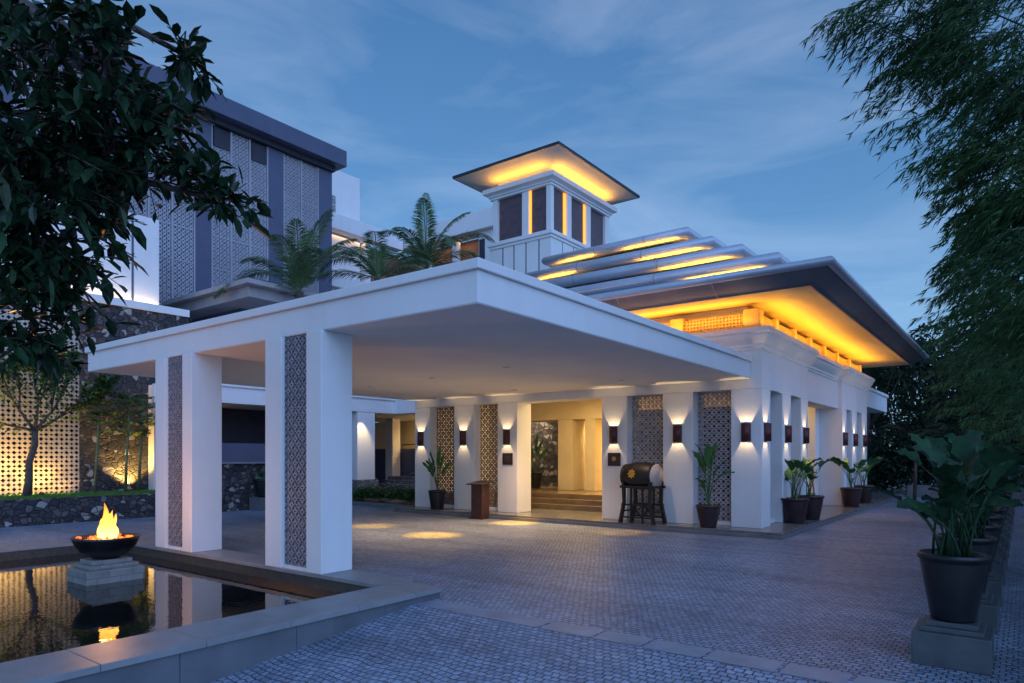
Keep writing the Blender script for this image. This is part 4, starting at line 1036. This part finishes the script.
# bamboo clumps on the right of the drive, arching over it
def bamboo(loc, crowns, ncane, seed, label, blen=.17, nl=11):
    rg = random.Random(seed); x, y = loc; t = thing('bamboo_clump', (x, y, 0), label, 'bamboo', 'bamboo clumps leaning over the right of the drive')
    cm = MB(True); fm = MB()
    tips = [Vector(c[0]) for c in crowns]
    for i in range(ncane):
        a = rg.uniform(0, 2 * PI); b0 = Vector((x + .5 * math.cos(a), y + .5 * math.sin(a), 0)); tp = tips[i % len(tips)] + rvec(rg) * .5
        m1 = b0.lerp(tp, .35) + Vector((.9, 0, tp.z * .12)); m2 = b0.lerp(tp, .75) + Vector((.6, 0, tp.z * .08))
        cm.tube([b0, m1, m2, tp], [.03, .025, .015, .005], 6)
    for (c, r, n) in crowns:
        c = Vector(c)
        for i in range(n):
            v = rvec(rg); v = v.normalized() * (v.length ** .45); e = c + Vector((v.x * r[0], v.y * r[1], v.z * r[2]))
            out = Vector((e.x - x, e.y - y, 0)).normalized() if rg.random() < .75 else Vector((v.x, v.y, 0)).normalized()
            tl = rg.uniform(.5, .95); p = e - out * tl * .6; el = rg.uniform(.0, .5); pts = [p.copy()]
            for k in range(5):
                d = out * math.cos(el) + UP * math.sin(el); p = p + d * (tl / 5); pts.append(p.copy()); el -= rg.uniform(.15, .4)
            fm.tube([pts[0], pts[2], pts[4], pts[5]], [.006, .004, .003, .002], 3, False)
            for k in range(nl * 2):
                tt = rg.uniform(.1, 1) * 5; a0 = int(min(4, tt)); q = pts[a0].lerp(pts[a0 + 1], tt - a0)
                sd_ = out.cross(UP) * rg.choice((-1, 1)); ld = (out * rg.uniform(.3, 1) + sd_ * rg.uniform(.1, .8) + UP * rg.uniform(-1.1, -.1)).normalized()
                fm.blade(q, ld, rvec(rg).normalized(), rg.uniform(.6, 1.1) * blen, blen * .13, .1)
    cm.build('culms', 'culm_dark', t); fm.build('leaves', 'leaf_bamboo', t)
bamboo((2.2, 10.6), [((-.1, 10.2, 7.2), (.95, 1.2, 1.1), 420), ((-1.25, 10.1, 7.6), (.7, .8, .4), 120), ((-1.9, 9.9, 7.75), (.35, .4, .2), 16), ((-.9, 10.4, 6.9), (.5, .5, .4), 60), ((-.1, 10.9, 5.6), (.75, .9, .8), 300), ((-.85, 10.6, 5.75), (.45, .5, .22), 34), ((-.1, 10.9, 4.3), (.6, .9, .9), 230), ((.3, 11, 3.2), (.6, .9, .8), 90)], 14, 3, 'nearest bamboo clump with drooping sprays filling the upper right corner')
bamboo((1.7, 14.5), [((-.2, 13.6, 6.6), (1.1, 1.5, 1.5), 220), ((-.25, 13.4, 4.9), (.85, 1.3, 1.2), 200), ((0, 13.8, 3.5), (.9, 1.2, .9), 90), ((-1.4, 13.2, 7.9), (.9, .9, .7), 60)], 12, 4, 'second bamboo clump along the right of the drive', .2)
bamboo((1.8, 21), [((-.4, 20.0, 6.5), (1.4, 1.9, 1.9), 150), ((-.5, 20, 4.7), (1.2, 1.6, 1.4), 130), ((-.2, 20, 3.0), (.9, 1.4, 1.0), 80)], 10, 5, 'third bamboo clump along the right of the drive, beyond the pots', .26)
bamboo((1.8, 30), [((-1.0, 29, 7.0), (2.1, 2.4, 2.3), 150), ((-.9, 29, 4.2), (1.9, 2.4, 1.9), 130)], 10, 6, 'farthest bamboo clump at the right end of the drive', .36)

def far_tree(loc, h, rad, seed, nleaf=5200, ls=.26):
    rg = random.Random(seed); t = thing('shade_tree', (0, 0, 0), 'x', 'tree'); tr = MB(True)
    tr.tube([(0, 0, 0), (.1, .05, h * .3), (0, 0, h * .62)], [.22, .17, .08], 8)
    blobs = []
    for i in range(13):
        a = rg.uniform(0, 2 * PI); rr = rad * rg.uniform(.2, .75); z = h * rg.uniform(.30, .9); rr *= 1.25 - .7 * (z / h)
        c = Vector((rr * math.cos(a), rr * math.sin(a), z)); blobs.append((c, rad * rg.uniform(.28, .5))); tr.tube([(0, 0, h * .35), tuple(c * .6 + Vector((0, 0, h * .2)) * .6), tuple(c)], [.09, .05, .02], 5)
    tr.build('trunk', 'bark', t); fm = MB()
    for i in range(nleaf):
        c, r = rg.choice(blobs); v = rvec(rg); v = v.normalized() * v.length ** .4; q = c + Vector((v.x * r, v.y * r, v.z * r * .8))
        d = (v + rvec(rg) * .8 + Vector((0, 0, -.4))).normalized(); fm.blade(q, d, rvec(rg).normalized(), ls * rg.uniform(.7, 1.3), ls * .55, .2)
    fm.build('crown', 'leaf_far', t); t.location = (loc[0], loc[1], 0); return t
ftp = [far_tree((-6.5, 39), 8.6, 2.9, 11), far_tree((-3.4, 42), 10.2, 3.4, 12), far_tree((-1.0, 37), 7.6, 2.6, 13)]
fl = ['dense dark tree just beyond the end of the lobby', 'taller dark tree in the middle beyond the end of the drive', 'rounded dark tree closest to the bamboo beyond the pots']
for o, l in zip(ftp, fl): tag(o, l, 'tree', 'dark trees beyond the end of the drive')
for i, (x, y, s, l) in enumerate([(-9.5, 44, 1.0, 'dark tree showing over the lobby side canopy, far left of the group'), (.6, 46, 1.15, 'tall dark tree behind the bamboo at the far right'), (-4.9, 50, 1.2, 'tree top rising behind the front trees beyond the drive'), (2.0, 40, 1.0, 'dark tree partly behind the bamboo at the right edge'), (-8.2, 54, 1.25, 'distant dark tree in the gap behind the two front trees'), (-2.2, 56, 1.35, 'distant large dark tree behind the taller middle tree'), (-12.5, 52, 1.2, 'distant dark tree mostly hidden by the lobby roof end')]):
    c = copy_tree(ftp[i % 3]); c.location = (x, y, 0); c.scale = (s, s, s); c.rotation_euler = (0, 0, i * 1.7 + 1); tag(c, l, 'tree', 'dark trees beyond the end of the drive')
# undergrowth along the drive's end: a mass nobody could count
um = MB(); rg = random.Random(31)
for i in range(24000):
    x = rg.uniform(-14, 3); y = rg.uniform(36.2, 44); z = rg.random() ** .8 * (3.0 + .7 * math.sin(x * 1.3) + .5 * math.sin(x * 3.1 + y)) + .1
    um.blade(Vector((x, y, z)), (rvec(rg) + UP * .3).normalized(), rvec(rg).normalized(), rg.uniform(.2, .45), .14, .3)
for i in range(7000):
    y = rg.uniform(6, 36); x = rg.uniform(.25, 1.1); z = rg.random() * 1.9 + .05
    um.blade(Vector((x, y, z)), (rvec(rg) + UP * .3).normalized(), rvec(rg).normalized(), rg.uniform(.15, .35), .1, .3)
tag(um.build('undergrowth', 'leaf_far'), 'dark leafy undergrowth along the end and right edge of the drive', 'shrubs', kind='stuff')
# two small feathery palms near the end of the drive
for i, (x, y, hh, l) in enumerate([(-3.4, 30.5, 2.3, 'small feathery palm standing left at the end of the drive'), (-2.0, 28.5, 2.5, 'small feathery palm standing right near the end of the pot row')]):
    t = thing('small_palm', (x, y, 0), l, 'palm', 'small palms at the end of the drive')
    MB(True).tube([(x, y, 0), (x + .05, y, hh)], [.07, .05], 8).build('trunk', 'bark', t); mb = MB()
    for k in range(9): frond(mb, (x + .05, y, hh), k * .7 + i, R(random.uniform(15, 65)), 1.6, 1.5, 22, .4)
    mb.build('fronds', 'leaf_far', t)
lwall = box('garden_parapet', 'andesite', (-4.2, 1.0, 35.1, 35.4, 0, .55)); tag(lwall, 'low grey parapet wall closing the end of the drive', 'wall')

# frangipani-like tree on the left lawn
gt = thing('frangipani_tree', (-23.0, 7.15, .66), 'small crooked tree with thin leafy crown on the left lawn', 'tree')
rg = random.Random(9); tm = MB(True); lm = MB()
def V(*a): return Vector(a)
b0 = V(-23.0, 7.15, .64)
trunk = [b0, V(-22.98, 7.2, 1.2), V(-23.02, 7.22, 1.7), V(-23.0, 7.35, 2.2), V(-23.0, 7.35, 2.6)]
tm.tube(trunk, [.13, .10, .09, .09, .08], 10)
def br(p, d, L, r, lvl):
    pts = [p]; 
    for k in range(3): d = (d + rvec(rg) * .22 + UP * .06).normalized(); pts.append(pts[-1] + d * L / 3)
    tm.tube(pts, [r, r * .85, r * .7, r * .55], 6)
    if 0 < lvl < 4:
        for k in range(34): lm.leaf(rg.choice(pts[1:]) + rvec(rg) * .22, (d + rvec(rg) * 1.3).normalized(), UP, rg.uniform(.14, .24), .075, .4)
    if lvl == 0:
        for k in range(30):
            ld = (d + rvec(rg) * 1.2).normalized(); lm.leaf(pts[-1] - d * rg.uniform(0, .3), ld, UP, rg.uniform(.16, .28), .085, .4)
        return
    for k in range(3 if lvl > 1 else 2 + (rg.random() < .5)): br(pts[-1] if k else pts[2], (d + rvec(rg) * .75 + UP * .1).normalized(), L * .72, r * .6, lvl - 1)
for d in [V(0, -.95, .35), V(.1, .9, .5), V(.1, .2, 1), V(-.1, -.5, .9), V(.3, .5, .8)]: br(trunk[-1], d.normalized(), 1.05, .05, 3)
tm.build('trunk', 'bark', gt); lm.build('leaves', 'leaf_garden', gt)
# slim green-stemmed trees against the stone wall
for i, (y, x, hh, l) in enumerate([(8.95, -23.0, 3.6, 'slim green stem tree at the left edge of the stone wall'), (9.75, -22.8, 3.8, 'middle slim leaning tree before the stone wall'), (10.3, -23.1, 3.9, 'slim tree before the warm lit end of the stone wall')]):
    t = thing('slim_tree', (x, y, .66), l, 'tree', 'slim green stem trees before the stone wall')
    sm = MB(True); top = V(x, y + .15, .66 + hh * .8); sm.tube([(x, y, .64), (x + .02, y + .03, 1.6), (x, y + .1, 2.7), tuple(top)], [.05, .04, .035, .02], 8); fm = MB()
    for k in range(34):
        a = rg.uniform(0, 2 * PI); z = rg.choice([2.75, 3.05, 3.35, 3.65, 3.9]) + rg.uniform(-.06, .06); p0 = V(x, y + .12, z - .15); p1 = p0 + V(math.cos(a) * .9, math.sin(a) * .9, .15) * rg.uniform(.5, 1.0)
        sm.tube([p0, p0.lerp(p1, .5) + UP * .05, p1], [.012, .009, .004], 4, False)
        for q in range(26):
            tt = rg.uniform(.15, 1.05); ld = ((p1 - p0).normalized() * .6 + rvec(rg)).normalized(); ld.z *= .35; fm.blade(p0.lerp(p1, tt), ld, (ld.cross(UP) + rvec(rg) * .2).normalized(), rg.uniform(.12, .2), .06, .25)
    sm.build('trunk', 'culm', t); fm.build('leaves', 'leaf_garden', t)
# lawn blades
gm = MB(); rg = random.Random(2)
for i in range(16000):
    gm.blade(Vector((rg.uniform(-23.9, -21.7), rg.uniform(3.5, 10.95), .65)), Vector((rg.uniform(-.5, .5), rg.uniform(-.5, .5), 1)).normalized(), Vector((rg.uniform(-1, 1), rg.uniform(-1, 1), 0)).normalized(), rg.uniform(.06, .13), .02, .1)
tag(gm.build('grass', 'grass'), 'short green grass on the raised lawn behind the low stone wall', 'grass', kind='stuff')
# flowering bed by the far court
bm2 = MB(); fl2 = MB(); rg = random.Random(77)
for i in range(420):
    x = rg.uniform(-21.3, -16.95); y = rg.uniform(17.05, 18.1); h = rg.uniform(.35, .75)
    for k in range(7):
        a = rg.uniform(0, 2 * PI); bm2.leaf(Vector((x, y, .12 + h * rg.uniform(.2, .8))), Vector((math.cos(a), math.sin(a), rg.uniform(.2, 1.2))), UP, rg.uniform(.2, .35), .06, .5)
    if rg.random() < .12:
        for k in range(5):
            a = k * 1.256; fl2.blade(Vector((x, y, .2 + h + .1)), Vector((math.cos(a), math.sin(a), .5)).normalized(), Vector((-math.sin(a), math.cos(a), 0)), .09, .06, .2)
tag(bm2.build('flower_bed', 'leaf_garden'), 'dense strap leaf planting with white flowers behind the far kerb', 'shrubs', kind='stuff')
tag(fl2.build('white_flowers', 'petal'), 'small white flowers dotted over the far planting bed', 'flowers', kind='stuff')
# pot against the left stone wall
lp = potted('potted_plant', .36, .2, .62, rnd_leaves(12, (.1, .35), (.3, .45), (.1, .16), (.3, 1.2), 55, .15), 'leaf_garden')
lp.location = (-20.95, 13.5, .441); tag(lp, 'low leafy plant in a dark pot against the left stone wall', 'potted plant')
pp = box('pot_plinth', 'cope_side', (-21.3, -20.6, 13.15, 13.85, 0, .44), bevel=.01); tag(pp, 'grey block under the pot against the left stone wall', 'pedestal')
